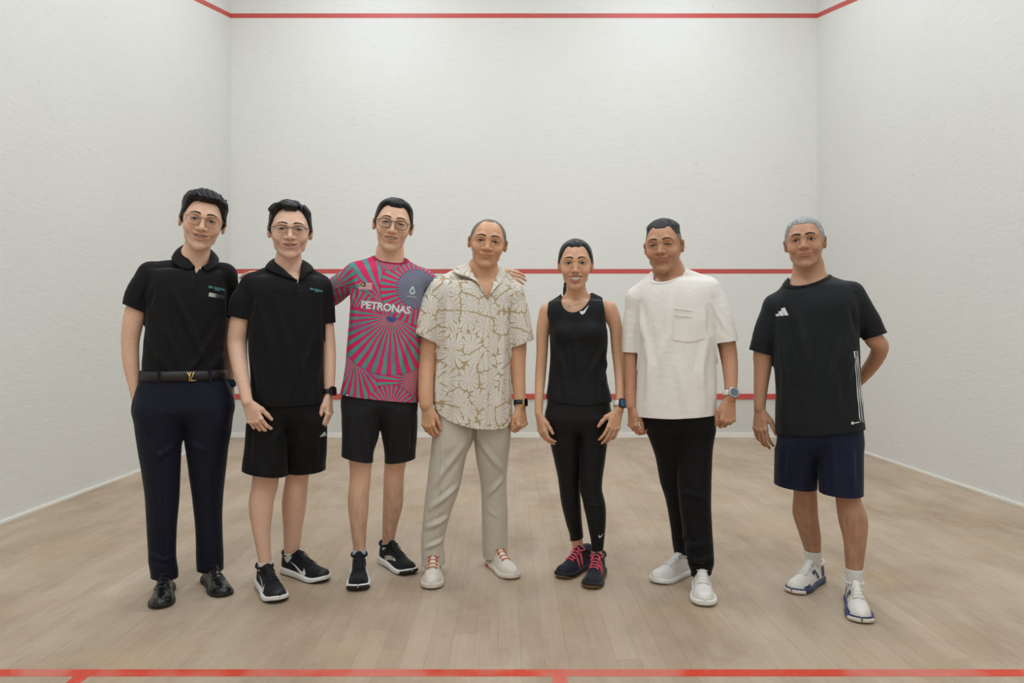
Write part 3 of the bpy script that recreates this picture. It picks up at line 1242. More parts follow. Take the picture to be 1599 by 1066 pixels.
def eye_parts(hd, parent, gaze=0.0):
    h = hd.h
    es = h.get('eye_dx', .0315)
    for sg in (-1, 1):
        c = np.array([sg * es, -.0722, -.0002])
        r = .0136
        rings = [0, .10, .20, .30, .42, .46, .6, .8, 1.05, 1.4, 1.9, 2.5, math.pi]
        V, Q, T = [], [], []
        seg = 20
        gx = gaze
        ax_ = np.array([math.sin(gx), -math.cos(gx), -.06])
        ax_ /= np.linalg.norm(ax_)
        u = np.cross(ax_, [0, 0, 1.0])
        u /= np.linalg.norm(u)
        v = np.cross(u, ax_)
        for a in rings[1:-1]:
            for k in range(seg):
                b = 2 * math.pi * k / seg
                V.append(c + r * (math.cos(a) * ax_ + math.sin(a) * (math.cos(b) * u + math.sin(b) * v)))
        n = len(rings) - 2
        mats = []
        for i in range(n - 1):
            for k in range(seg):
                l = (k + 1) % seg
                Q.append((i * seg + k, (i + 1) * seg + k, (i + 1) * seg + l, i * seg + l))
                mats.append(2 if rings[i + 2] <= .2 else 1 if rings[i + 2] <= .46 else 0)
        V.append(c + r * ax_)
        V.append(c - r * ax_)
        for k in range(seg):
            l = (k + 1) % seg
            T.append((len(V) - 2, k, l))
            mats.append(2)
        for k in range(seg):
            l = (k + 1) % seg
            T.append((len(V) - 1, (n - 1) * seg + l, (n - 1) * seg + k))
            mats.append(0)
        me = mesh_from(hd.w(np.array(V)), [np.array(Q), np.array(T)])
        o = obj('eye', me, [M['eye_white'], M['iris'], M['pupil']], parent)
        me.polygons.foreach_set('material_index', np.array(mats, np.int32))


def strip_mesh(rows):
    """grid of points rows[i][j] -> V, Q"""
    R_ = np.array(rows, float)
    a, b = R_.shape[:2]
    V = R_.reshape(-1, 3)
    Q = [(i * b + j, i * b + j + 1, (i + 1) * b + j + 1, (i + 1) * b + j) for i in range(a - 1) for j in range(b - 1)]
    return V, np.array(Q)


def face_parts(fr, hd, parent):
    h = hd.h
    eye_parts(hd, parent, h.get('gaze', 0.0))
    es = h.get('eye_dx', .0315)
    for sg in (-1, 1):                                     # dark line of the upper lid
        pts = []
        eo, tl = h.get('eye_open', 1.0), h.get('eye_tilt', .05)
        for t in np.linspace(-1, 1, 11):
            x = t * .0158
            z = .0056 * eo * (1 - t * t)**.8 - .0002
            xr, zr = x * math.cos(tl) + sg * 0, z - sg * math.sin(tl) * x * 1.0
            p = hd.w((sg * es + xr, -.11, zr))
            dirn = hd.R @ np.array([0, 1.0, 0])
            hit = hd.bvh.ray_cast(Vector(p), Vector(dirn))[0]
            q = hd.q(np.array([hit]) if hit is not None else p[None])[0]
            pts.append([sg * es + xr, min(q[1], -.0835 + .0045 * t * t) - .0004, zr])
        V, Q, T = tube(np.array([hd.w(p) for p in pts]), np.array([.0005, .0008, .0010, .0011, .0012, .0012, .0012, .0011, .0010, .0008, .0005]) * hd.m, 6)
        obj('eyelash', mesh_from(V, [Q, T]), M['lash'], parent)
    # eyebrows: slim relief strips of hair
    for sg in (-1, 1):
        pts, rs = [], []
        for t in np.linspace(0, 1, 9):
            x = sg * (h.get('brow_in', .011) + .037 * t)
            z = h.get('brow_z', .0215) + h.get('brow_arch', .006) * math.sin(t * math.pi * .8) - .004 * t * t
            pts.append([x, -.1, z])
            rs.append(h.get('brow_t', .0042) * 1.0 * (1 - .6 * t) * (.55 + .45 * min(1, t * 5)))
        pts = np.array(pts)
        bvh = hd.bvh
        out = []
        for p in pts:
            w = hd.w(p)
            dirn = hd.R @ np.array([0, 1.0, 0])
            hit = bvh.ray_cast(Vector(w - dirn * .03), Vector(dirn))[0]
            out.append(np.array(hit) if hit is not None else w)
        V, Q, T = tube(np.array(out), np.array(rs) * hd.m, 6, flat=1.0)
        ctr = np.repeat(np.array(out), 6, 0)
        n = len(ctr)
        dirn = hd.R @ np.array([0, 1.0, 0])
        dv = V[:n] - ctr
        V[:n] = ctr + dv - dirn[None] * ((dv @ dirn)[:, None] * .55)
        obj('eyebrow', mesh_from(V, [Q, T]), M[h.get('browmat', 'lash')], parent)
    # teeth
    op = h['open']
    if op > .004:
        w = h['mouth_w'] * .86
        rows = []
        nT = 41
        for b in np.linspace(0, 1, 5):
            row = []
            for i, x in enumerate(np.linspace(-w, w, nT)):
                t = x / h['mouth_w']
                (mx, my, mz) = hd.mouth(x)
                ztop = mz + (op * .5 + .001) * (1 - t * t)
                zbot = mz + (-op * h.get('teeth_low', .28)) * (1 - t * t)
                y = my + .0045 + .0012 * abs(math.sin(x / .0078 * math.pi))**6 - .0007 * math.sin(b * math.pi)
                row.append(hd.w((x, y, ztop + (zbot - ztop) * b)))
            rows.append(row)
        V, Q = strip_mesh(rows)
        obj('teeth', mesh_from(V, [Q]), M['teeth'], parent)
    # glasses
    g = h.get('glasses')
    if g:
        yg = -.1005
        parts = []
        fm = M[g['mat']]
        rimr = g.get('r', .0011)
        loops = []
        for sg in (-1, 1):
            P = []
            for k in range(28):
                a = 2 * math.pi * k / 28
                n_ = g.get('sq', 2.6)
                ca, sa = math.cos(a), math.sin(a)
                x = g['w'] * math.copysign(abs(ca)**(2 / n_), ca)
                z = g['h'] * math.copysign(abs(sa)**(2 / n_), sa)
                xx = sg * g.get('dx', .0335) + x
                P.append(hd.w((xx, yg + .22 * max(0, abs(xx) - .03)**1.3 * 3.0, z + g.get('z', -.004))))
            loops.append(np.array(P))
            if g.get('half'):
                up = [p for k, p in enumerate(P) if math.sin(2 * math.pi * k / 28) > -.15]
                idx = [k for k in range(28) if math.sin(2 * math.pi * k / 28) > -.15]
                idx.sort(key=lambda k: (k if k < 15 else k - 28))
                parts.append(tube(np.array([P[k] for k in idx]), rimr, 6))
                low = [k for k in range(28) if k not in idx]
                parts.append(tube(np.array([P[k] for k in low]), rimr * .35, 5))
            else:
                parts.append(tube(np.array(P), rimr, 6, True))
            # temple arm to the ear
            xo = sg * (g.get('dx', .0335) + g['w'])
            parts.append(tube(np.array([hd.w((xo, yg + .006, g.get('z', -.004) + g['h'] * .5)), hd.w((sg * .0735, yg + .016, g['h'] * .5)),
                                        hd.w((sg * .079, -.03, .006)), hd.w((sg * .0805, .006, .012)), hd.w((sg * .081, .022, -.004))]), rimr * 1.1, 6))
        bx = g.get('dx', .0335) - g['w']
        parts.append(tube(np.array([hd.w((x, yg - .002 * (1 - (x / bx)**2), g.get('z', -.004) + g['h'] * .45 + .0022 * (1 - (x / bx)**2))) for x in np.linspace(-bx, bx, 7)]), rimr * 1.1, 6))
        V, Q, T = join_parts(parts)
        go = obj('eyeglasses', mesh_from(V, [Q, T]), fm, parent)
        for lp in loops:
            c = lp.mean(0)
            V = np.concatenate([lp, [c]])
            T = np.array([(28, k, (k + 1) % 28) for k in range(28)])
            obj('lens', mesh_from(V, [T]), M['lens'], go)


# ------------------------------------------------------------------ hands
FING = {  # base (u, v), segment lengths, radii
    'index': ((.090, .0265), (.041, .025, .021), (.0088, .0078, .0070, .0060)),
    'middle': ((.094, .0080), (.045, .029, .022), (.0090, .0080, .0072, .0061)),
    'ring': ((.090, -.0105), (.042, .026, .022), (.0086, .0076, .0068, .0058)),
    'pinky': ((.081, -.0280), (.033, .020, .018), (.0077, .0068, .0060, .0052)),
}


class Hand:
    """u: towards the fingertips, v: thumb side, n: back of the hand"""

    def __init__(s, w, u, v, curl=(20, 25, 15), spread=5, scale=1.0, thumb=(0, 0), curls=None):
        s.w = np.asarray(w, float)
        u = np.asarray(u, float)
        u = u / np.linalg.norm(u)
        v = np.asarray(v, float)
        v = v - u * (u @ v)
        v /= np.linalg.norm(v)
        s.u, s.v = u, v
        n = np.cross(u, v)
        s.n = n if n[1] < 0 else -n                       # default: the back of the hand faces the camera
        s.curl, s.spread, s.k, s.thumb, s.curls = curl, spread, scale, thumb, curls or {}

    def flip(s):
        s.n = -s.n
        return s

    def p(s, u, v, n=0.0):
        return s.w + s.k * (u * s.u + v * s.v + n * s.n)

    def fingers(s):
        out = {}
        for nm, (b, ls, rs) in FING.items():
            c = s.curls.get(nm, s.curl)
            sp = math.radians({'index': 1.0, 'middle': .25, 'ring': -.45, 'pinky': -1.2}[nm] * s.spread)
            pts = [s.p(b[0], b[1], .001 if nm in ('middle', 'index') else -.001)]
            a = 0.0
            for L_, cc in zip(ls, c):
                a += math.radians(cc)
                d = math.cos(a) * (math.cos(sp) * s.u + math.sin(sp) * s.v) - math.sin(a) * s.n
                pts.append(pts[-1] + d * L_ * s.k)
            out[nm] = (pts, [r * s.k for r in rs])
        t0, t1 = s.thumb
        a1 = math.radians(40 + t0)
        d1 = math.cos(a1) * s.u + math.sin(a1) * s.v - .25 * s.n
        d1 /= np.linalg.norm(d1)
        a2 = math.radians(14 + t0 * .5 - t1)
        d2 = math.cos(a2) * s.u + math.sin(a2) * s.v - .30 * s.n
        d2 /= np.linalg.norm(d2)
        a3 = math.radians(4 + t0 * .3 - t1 * 1.6)
        d3 = math.cos(a3) * s.u + math.sin(a3) * s.v - .32 * s.n
        d3 /= np.linalg.norm(d3)
        p0 = s.p(.020, .020, -.006)
        p1 = p0 + d1 * .040 * s.k
        p2 = p1 + d2 * .033 * s.k
        p3 = p2 + d3 * .027 * s.k
        out['thumb'] = ([p0, p1, p2, p3], [.0135 * s.k, .0110 * s.k, .0094 * s.k, .0074 * s.k])
        return out

    def bounds(s):
        P = np.array([p for pts, r in s.fingers().values() for p in pts] + [s.w])
        return P.min(0) - .014, P.max(0) + .014

    def add(s, f):
        fl = (s.n, .80)
        for v, ue, r0, r1 in ((.024, .088, .0150, .0125), (.008, .092, .0160, .0128), (-.010, .088, .0155, .0120), (-.026, .079, .0140, .0105)):
            f.cone(s.p(-.004, v * .42, -.002), s.p(ue, v, -.001), r0 * s.k, r1 * s.k, .008, 'u', fl)
        f.ell(s.p(.045, .022, -.010), np.array([.016, .016, .016]) * s.k, .012)
        fi = s.fingers()
        for nm in ('thumb', 'index', 'middle', 'ring', 'pinky'):
            pts, rs = fi[nm]
            f.chain(pts, rs, .0035 if nm != 'thumb' else .006)
            if nm != 'thumb':
                f.ell(pts[0] + s.n * .0035 * s.k, np.full(3, .0085 * s.k), .006)


# ------------------------------------------------------------------ shoes: an upper and a sole along the foot's axis
WF_T = [0, .004, .02, .06, .15, .3, .45, .6, .7, .8, .88, .94, .975, .992, 1.0]
WF = [-.003, .008, .020, .029, .0350, .0355, .0375, .0445, .0475, .0462, .0405, .0325, .0225, .0120, -.003]


class Shoe:
    def __init__(s, toe, ang, L_, kind):
        s.toe, s.ang, s.L, s.kind = np.asarray(toe, float), ang, L_, kind
        s.d = np.array([math.sin(ang), -math.cos(ang), 0.0])
        s.sd = np.array([math.cos(ang), math.sin(ang), 0.0])
        s.heel = s.toe - s.d * L_
        k = kind
        s.hT = [0, .04, .12, .22, .34, .46, .60, .75, .88, .95, 1.0]
        s.hV = {'dress': [.040, .062, .070, .072, .072, .064, .050, .040, .033, .024, .006],
                'runner': [.050, .076, .080, .080, .078, .068, .053, .042, .034, .025, .006],
                'court': [.048, .072, .074, .072, .073, .066, .053, .043, .036, .028, .008]}[k.get('shape', 'runner')]
        s.sT = [0, .1, .35, .6, .8, .92, 1.0]
        s.sV = {'dress': [.026, .026, .022, .012, .011, .011, .012],
                'runner': [.032, .034, .031, .026, .023, .022, .024],
                'court': [.027, .028, .026, .023, .022, .022, .023]}[k.get('shape', 'runner')]
        s.spring = {'dress': .006, 'runner': .010, 'court': .006}[k.get('shape', 'runner')]

    def W(s, t):
        return np.maximum(cubic(WF_T, WF, np.asarray(t, float)), -.004) * s.kind.get('wide', 1.0) * s.L / .29

    def pt(s, t, lat, z):
        return s.heel + s.d * (t * s.L) + s.sd * lat + np.array([0, 0, z])

    def zb(s, t):
        return s.spring * sstep(.72, 1.0, t)**1.5 * 1.6

    def zs(s, t):
        return cubic(s.sT, s.sV, np.asarray(t, float)) + s.zb(t) * .8

    def surf(s, t, a, off=0.0):
        """a in -1..1 across the upper, 0 = ridge of the instep"""
        th = a * math.pi / 2
        w = max(.0012, float(s.W(t)) - .0015 + off)
        h = float(cubic(s.hT, s.hV, t)) + off
        sn, cs = math.sin(th), math.cos(th)
        zz = abs(cs)**.80
        lat = w * math.copysign(abs(sn)**.78, sn) * (1 - (.06 + .26 * float(sstep(.24, .46, t))) * zz * min(1.2, h / .075))
        return s.pt(t, lat, float(s.zs(t)) - .008 + (h + .006) * zz)

    def upper(s):
        ts = np.concatenate([np.linspace(0, .1, 7)[:-1], np.linspace(.1, .9, 30)[:-1], np.linspace(.9, 1, 9)])
        as_ = np.linspace(-1, 1, 25)
        rows = [[s.surf(t, a) for a in as_] for t in ts]
        V, Q = strip_mesh(rows)
        n = len(as_)
        caps = []
        for ri, fl in ((0, False), (len(ts) - 1, True)):
            b = len(V)
            V = np.concatenate([V, [np.mean(V[ri * n:(ri + 1) * n], 0)]])
            for j in range(n - 1):
                t_ = (b, ri * n + j + 1, ri * n + j)
                caps.append(t_[::-1] if fl else t_)
        return V, Q[:, ::-1], np.array(caps)[:, ::-1]

    def sole(s, z0=0.0, z1=1.0, grow=.0045, t0=0.0, t1=1.0, n=44, mid=.0018):
        ts = t0 + (t1 - t0) * (1 - np.cos(np.linspace(0, math.pi, n))) / 2
        lv = np.linspace(0, 1, 6)
        rows = []
        for t in ts:
            lat = max(.0006, float(s.W(t)) + grow)
            zb, zt = float(s.zb(t)), float(s.zs(t))
            prof = []
            for sg in (-1, 1):
                for b in (lv if sg < 0 else lv[::-1]):
                    z = zb + (zt - zb) * (z0 + (z1 - z0) * b)
                    e = -.0022 * (1 if b in (0, 1) else 0) + mid * math.sin(b * math.pi)
                    prof.append(s.pt(t, sg * (lat + e), z))
            rows.append(prof)
        m = len(rows[0])
        V = np.array(rows).reshape(-1, 3)
        Q = [(i * m + j, i * m + (j + 1) % m, (i + 1) * m + (j + 1) % m, (i + 1) * m + j) for i in range(n - 1) for j in range(m)]
        T = []
        for ri, fl in ((0, False), (n - 1, True)):
            b = len(V)
            V = np.concatenate([V, [V[ri * m:(ri + 1) * m].mean(0)]])
            for j in range(m):
                t_ = (b, ri * m + (j + 1) % m, ri * m + j)
                T.append(t_ if not fl else t_[::-1])
        return V, np.array(Q), np.array(T)

    def decal(s, poly, t0, t1, a0, a1, off=.0016):
        """polygon in the unit square laid on the upper's side"""
        P = [(t0 + (t1 - t0) * x, a0 + (a1 - a0) * y) for x, y in poly]
        V2, T = tess_grid(P, .03, .05)
        V = np.array([s.surf(min(max(x, 0), 1), min(max(y, -1), 1), off) for x, y in V2])
        return V, np.zeros((0, 4), int), T

    def patch(s, t0, t1, a0, a1, off=.002, n=12, m=10, up=0.0):
        rows = []
        for i, t in enumerate(np.linspace(t0, t1, n)):
            e = 1.0 if 0 < i < n - 1 else 0.0
            row = []
            for j, a in enumerate(np.linspace(a0, a1, m)):
                ee = e if 0 < j < m - 1 else 0.0
                p = s.surf(t, a, off * ee - .0006 * (1 - ee))
                row.append(p + np.array([0, 0, up * (1 - i / (n - 1))**2]))
            rows.append(row)
        V, Q = strip_mesh(rows)
        return V, Q[:, ::-1], np.zeros((0, 3), int)

    def collar(s, r=.0065):
        P = []
        for k in range(26):
            a = 2 * math.pi * k / 26
            t = .185 + .150 * math.cos(a)
            lat = float(.0335 * s.L / .29) * math.sin(a) * (1 - .15 * math.cos(a))
            z = float(s.zs(t)) + .060 + .012 * (abs(math.cos(a))**2)
            P.append(s.pt(t, lat, z * s.kind.get('collar_h', 1.0)))
        return tube(np.array(P), r, 8, True)

    def laces(s, n=5, t0=.40, t1=.66, r=.0019, bow=True, loopy=1.0):
        parts = []
        for i in range(n):
            t = t0 + (t1 - t0) * i / (n - 1)
            w = .40 - .06 * i / (n - 1)
            for sg in (-1, 1):
                pts = [s.surf(t + .011 * a * sg / w, a, .0045 + .002 * (1 - (a / w)**2)) for a in np.linspace(-w, w, 9)]
                parts.append(tube(np.array(pts), r, 6))
        if bow:
            t = t0 - .03
            c = s.surf(t, 0, .008)
            for sg in (-1, 1):
                lp = []
                for k in range(15):
                    a = math.pi * 2 * k / 14
                    q = c + s.sd * sg * (.021 * loopy * (1 - math.cos(a)) * .5 + .002) + s.d * (.016 * loopy * math.sin(a)) + np.array([0, 0, .006 * math.sin(a * .5) - .012 * (1 - math.cos(a)) * .5 * loopy])
                    lp.append(q)
                parts.append(tube(np.array(lp), r, 6))
                e = [c, c + s.sd * sg * .012 + s.d * .018 + np.array([0, 0, -.004]), c + s.sd * sg * .022 + s.d * .038 + np.array([0, 0, -.022])]
                parts.append(tube(catmull(e, 8), r, 6))
        return join_parts(parts)


def tess_grid(poly, gx, gy):
    """triangulate a 2D polygon and cut it into a grid of cells so that it can follow a curved surface"""
    bm = bmesh.new()
    vs = [bm.verts.new((x, y, 0)) for x, y in poly]
    tris = tessellate_polygon([[Vector((x, y, 0)) for x, y in poly]])
    for t in tris:
        try:
            bm.faces.new([vs[i] for i in t])
        except ValueError:
            pass
    return cut_grid(bm, gx, gy)


def cut_grid(bm, gx, gy):
    xs = [v.co.x for v in bm.verts]
    ys = [v.co.y for v in bm.verts]
    for lo, hi, g, no in ((min(xs), max(xs), gx, (1, 0, 0)), (min(ys), max(ys), gy, (0, 1, 0))):
        n = int((hi - lo) / g)
        for i in range(1, n + 1):
            c = lo + g * i
            bmesh.ops.bisect_plane(bm, geom=bm.verts[:] + bm.edges[:] + bm.faces[:], plane_co=(c * no[0], c * no[1], 0), plane_no=no)
    bmesh.ops.triangulate(bm, faces=bm.faces[:])
    bm.verts.index_update()
    V = np.array([(v.co.x, v.co.y) for v in bm.verts])
    T = np.array([[v.index for v in f.verts] for f in bm.faces])
    bm.free()
    return V, T


SWOOSH = [(.20, .62), (.06, .42), (.0, .22), (.05, .05), (.19, .0), (.40, .06), (1.0, .46), (.45, .27), (.28, .23), (.19, .29), (.17, .44)]


def lift(V2, T, bvh, off, y0=-.6):
    """lay flat print on cloth: project along +y onto the garment"""
    out = []
    for x, z in V2:
        hit, no, idx, dist = bvh.ray_cast(Vector((x, y0, z)), Vector((0, 1, 0)))
        out.append((x, (hit.y if hit is not None else -.1) - off, z))
    V = np.array(out)
    # outliers (missed rays): take the median of the others
    return V


def text_geo(txt, size, bold=0.0, spacing=1.0):
    cu = bpy.data.curves.new('lettering', 'FONT')
    cu.body = txt
    cu.size = size
    cu.offset = bold
    cu.space_character = spacing
    cu.align_x = 'CENTER'
    cu.align_y = 'CENTER'
    cu.resolution_u = 3
    o = bpy.data.objects.new('lettering', cu)
    C.objects.link(o)
    dg = bpy.context.evaluated_depsgraph_get()
    me = bpy.data.meshes.new_from_object(o.evaluated_get(dg))
    bm = bmesh.new()
    bm.from_mesh(me)
    bpy.data.objects.remove(o)
    bpy.data.curves.remove(cu)
    bpy.data.meshes.remove(me)
    return bm


def print_on(name, fr, garment, bvh, mat, center, polys=None, txt=None, size=.03, ang=0.0, off=.0016, bold=0.0, spacing=1.0, ly=-.11, grid=.009, scale_x=1.0):
    """lettering or a flat mark printed on cloth; polys in metres about the centre"""
    c = fr.L(center[0], center[1], ly)
    if txt:
        bm = text_geo(txt, size, bold, spacing)
        V2, T = cut_grid(bm, grid, grid)
    else:
        VV, TT, n = [], [], 0
        for p in polys:
            v, t = tess_grid(p, grid, grid)
            VV.append(v)
            TT.append(t + n)
            n += len(v)
        V2, T = np.concatenate(VV), np.concatenate(TT)
    V2 = V2 * np.array([scale_x, 1.0])
    ca, sa = math.cos(ang), math.sin(ang)
    V2 = V2 @ np.array([[ca, sa], [-sa, ca]]) + np.array([c[0], c[2]])
    V = lift(V2, T, bvh, off)
    return obj(name, mesh_from(V, [T], False), mat, garment)


# ------------------------------------------------------------------ building one person
def displace(V, Q, T, fr, folds, amp=.0016, seed=1, keep=None):
    """cloth folds: ridges and valleys along lines given in the picture plane, plus slow undulation"""
    N = vnormals(V, Q, T)
    d = amp * (nz(V[:, 0] * 38, V[:, 1] * 38, V[:, 2] * 22, seed) * 1.2 + nz(V[:, 0] * 90, V[:, 1] * 90, V[:, 2] * 50, seed + 9) * .5)
    for fo in folds:
        pts, w, a = fo[0], fo[1], fo[2]
        side = fo[3] if len(fo) > 3 else -1
        P = np.array([fr.L(px, py, -.1)[[0, 2]] for px, py in pts])
        best = np.full(len(V), 1e9)
        tt = np.zeros(len(V))
        for i in range(len(P) - 1):
            ab = P[i + 1] - P[i]
            t = np.clip(((V[:, 0] - P[i, 0]) * ab[0] + (V[:, 2] - P[i, 1]) * ab[1]) / max(ab @ ab, 1e-9), 0, 1)
            dd = np.hypot(V[:, 0] - P[i, 0] - t * ab[0], V[:, 2] - P[i, 1] - t * ab[1])
            u = dd < best
            best = np.where(u, dd, best)
            tt = np.where(u, (i + t) / (len(P) - 1), tt)
        taper = np.clip(np.sin(math.pi * (tt * .9 + .05)), 0, 1)
        d = d + 2.3 * a * (np.exp(-(best / (w * .8))**2) - .35 * np.exp(-((best - w * 1.7) / (w * .8))**2)) * taper * sstep(.03, -.03, V[:, 1] * (1 if side < 0 else -1))
    if keep is not None:
        d = d * keep
    return V + N * d[:, None]


def solve_shoe(fr, toe_px, ankle_x, L_):
    toe = fr.floor(*toe_px)
    best = None
    for a in np.radians(np.arange(-85, 86, 1.0)):
        d = np.array([math.sin(a), -math.cos(a), 0])
        p = toe - d * L_ * .80
        e = abs(fr.proj(p + np.array([0, 0, .1]))[0] - ankle_x) + .02 * abs(math.degrees(a))
        if best is None or e < best[0]:
            best = (e, a, p)
    return toe, best[1], best[2]


def px_chain(fr, lst):
    pts = [fr.L(a, b, c) for a, b, c, r in lst]
    rs = [fr.rad(r, a, b, c) for a, b, c, r in lst]
    return pts, rs


def mk_box(pts, pad):
    P = np.array(pts)
    return P.min(0) - pad, P.max(0) + pad


def build_shoe(person, sh, kind, side):
    k = kind
    V, Q, T = sh.upper()
    shoe = obj('shoe', mesh_from(V, [Q, T]), M[k['upper']], person)
    V, Q, T = sh.sole(mid=.0025, grow=.0045) if k.get('shape') != 'dress' else sh.sole(mid=.0005, grow=.0028)
    obj('sole', mesh_from(V, [Q, T]), M[k['sole']], shoe)
    if k.get('outsole'):
        V, Q, T = sh.sole(z0=-.03, z1=k.get('outsole_z', .22), grow=.0052 if not k.get('outsole_z') else .0075, mid=.0 if not k.get('outsole_z') else .002)
        obj('outsole', mesh_from(V, [Q, T]), M[k['outsole']], shoe)
    if k.get('heel'):
        V, Q, T = sh.sole(z0=-.02, z1=.8, grow=.006, t0=0.0, t1=.24, n=16, mid=.001)
        obj('heel', mesh_from(V, [Q, T]), M[k['heel']], shoe)
    if k.get('toe_rubber'):
        V, Q, T = sh.sole(z0=-.05, z1=.70, grow=.0085, t0=.88, t1=1.0, n=14, mid=.002)
        obj('toe_rubber', mesh_from(V, [Q, T]), M[k['toe_rubber']], shoe)
    V, Q, T = sh.collar(k.get('collar_r', .0065))
    obj('collar', mesh_from(V, [Q, T]), M[k.get('collar', k['upper'])], shoe)
    tg = join_parts([sh.patch(.335, .64, -.30, .30, .0038, up=k.get('tongue_up', .012))])
    obj('tongue', mesh_from(tg[0], [tg[1]]), M[k.get('tongue', k['upper'])], shoe)
    lc = sh.laces(k.get('nlace', 5), r=k.get('lace_r', .0018), bow=k.get('bow', True), loopy=k.get('loopy', 1.0))
    obj('laces', mesh_from(lc[0], [lc[1], lc[2]]), M[k['lace']], shoe)
    for pt in k.get('patches', []):                     # overlays: (name, mat, t0, t1, a0, a1, off), mirrored on both sides if a0 > 0
        for sg in ((-1, 1) if pt[4] > 0 else (1,)):
            v, q, t = sh.patch(pt[2], pt[3], sg * pt[4] if sg > 0 else -pt[5], sg * pt[5] if sg > 0 else -pt[4], pt[6])
            obj(pt[0], mesh_from(v, [q]), M[pt[1]], shoe)
    for dc in k.get('decals', []):                      # (name, mat, polygon, t0, t1, a0, a1)
        for sg in (-1, 1):
            v, q, t = sh.decal(dc[2], dc[3], dc[4], sg * dc[5], sg * dc[6])
            obj(dc[0], mesh_from(v, [t], False), M[dc[1]], shoe)
    return shoe


def ring_sock(fr, person, rows, mat, fold=False):
    """rows: (x, y, z, r) from top to bottom"""
    R_ = np.array(rows, float)
    n = 26
    ts = np.linspace(0, 1, n)
    seg = 22
    V = []
    for i, t in enumerate(ts):
        u = t * (len(R_) - 1)
        x, y, z, r = [np.interp(u, np.arange(len(R_)), R_[:, k]) for k in range(4)]
        r = r + .0035 + .0008 * math.sin(i * 1.9) * (t > .3)
        for k in range(seg):
            a = 2 * math.pi * k / seg
            V.append((x + r * math.cos(a), y + 1.08 * r * math.sin(a), z))
    V = np.array(V)
    Q = np.array([(i * seg + k, (i + 1) * seg + k, (i + 1) * seg + (k + 1) % seg, i * seg + (k + 1) % seg) for i in range(n - 1) for k in range(seg)])
    V, Q, T = rim(V, Q, np.zeros((0, 3), int), .004)
    return obj('sock', mesh_from(V, [Q]), M[mat], person)


def watch(person, c, axis_, face, kind, r, rflat=.85):
    """band around the forearm at c (axis_ along it), dial towards face"""
    ax_ = np.asarray(axis_, float)
    ax_ /= np.linalg.norm(ax_)
    fa = np.asarray(face, float)
    fa = fa - ax_ * (fa @ ax_)
    fa /= np.linalg.norm(fa)
    sd = np.cross(ax_, fa)
    n, hw = 36, kind.get('band_w', .010)
    rows = []
    for k in range(n + 1):
        a = 2 * math.pi * k / n
        rd = r + .0022
        o = c + rd * (math.cos(a) * fa * kind.get('fl', .86) + math.sin(a) * sd)
        nrm = (math.cos(a) * fa + math.sin(a) * sd)
        rows.append([o - ax_ * hw - nrm * .001, o - ax_ * hw * .9 + nrm * .0012, o + ax_ * hw * .9 + nrm * .0012, o + ax_ * hw - nrm * .001])
    V, Q = strip_mesh(rows)
    w = obj('wristwatch', mesh_from(V, [Q]), M[kind['band']], person)
    top = c + fa * (r * kind.get('fl', .86) + .003)

    def slab(rx, rz, t0, t1, nn, seg=28):
        V = []
        for t, sc in ((t0, 1.0), (t1 - .0012, 1.0), (t1, .93)):
            for k in range(seg):
                a = 2 * math.pi * k / seg
                ca, sa = math.cos(a), math.sin(a)
                x = rx * sc * math.copysign(abs(ca)**(2 / nn), ca)
                z = rz * sc * math.copysign(abs(sa)**(2 / nn), sa)
                V.append(top + sd * x + ax_ * z + fa * t)
        Q = [(l * seg + k, l * seg + (k + 1) % seg, (l + 1) * seg + (k + 1) % seg, (l + 1) * seg + k) for l in range(2) for k in range(seg)]
        V.append(top + fa * t1)
        T = [(len(V) - 1, 2 * seg + k, 2 * seg + (k + 1) % seg) for k in range(seg)]
        return mesh_from(np.array(V), [np.array(Q), np.array(T)], False)
    nn = kind.get('n', 2)
    obj('watch_case', slab(kind['rx'], kind['rz'], -.004, .006, nn), M[kind['case']], w)
    obj('watch_dial', slab(kind['rx'] * .80, kind['rz'] * .80, .004, .0068, nn), M[kind['dial']], w)
    return w


def ring_band(person, a, b, r, mat):
    """finger ring around the segment a-b"""
    c = a * .45 + b * .55
    ax_ = (b - a) / np.linalg.norm(b - a)
    u = np.cross(ax_, [0, 1.0, .1])
    u /= np.linalg.norm(u)
    v = np.cross(ax_, u)
    P = [c + (r + .0008) * (math.cos(t) * u + math.sin(t) * v) for t in np.linspace(0, 2 * math.pi, 20, endpoint=False)]
    V, Q, T = tube(np.array(P), .0013, 6, True)
    return obj('finger_ring', mesh_from(V, [Q]), M[mat], person)


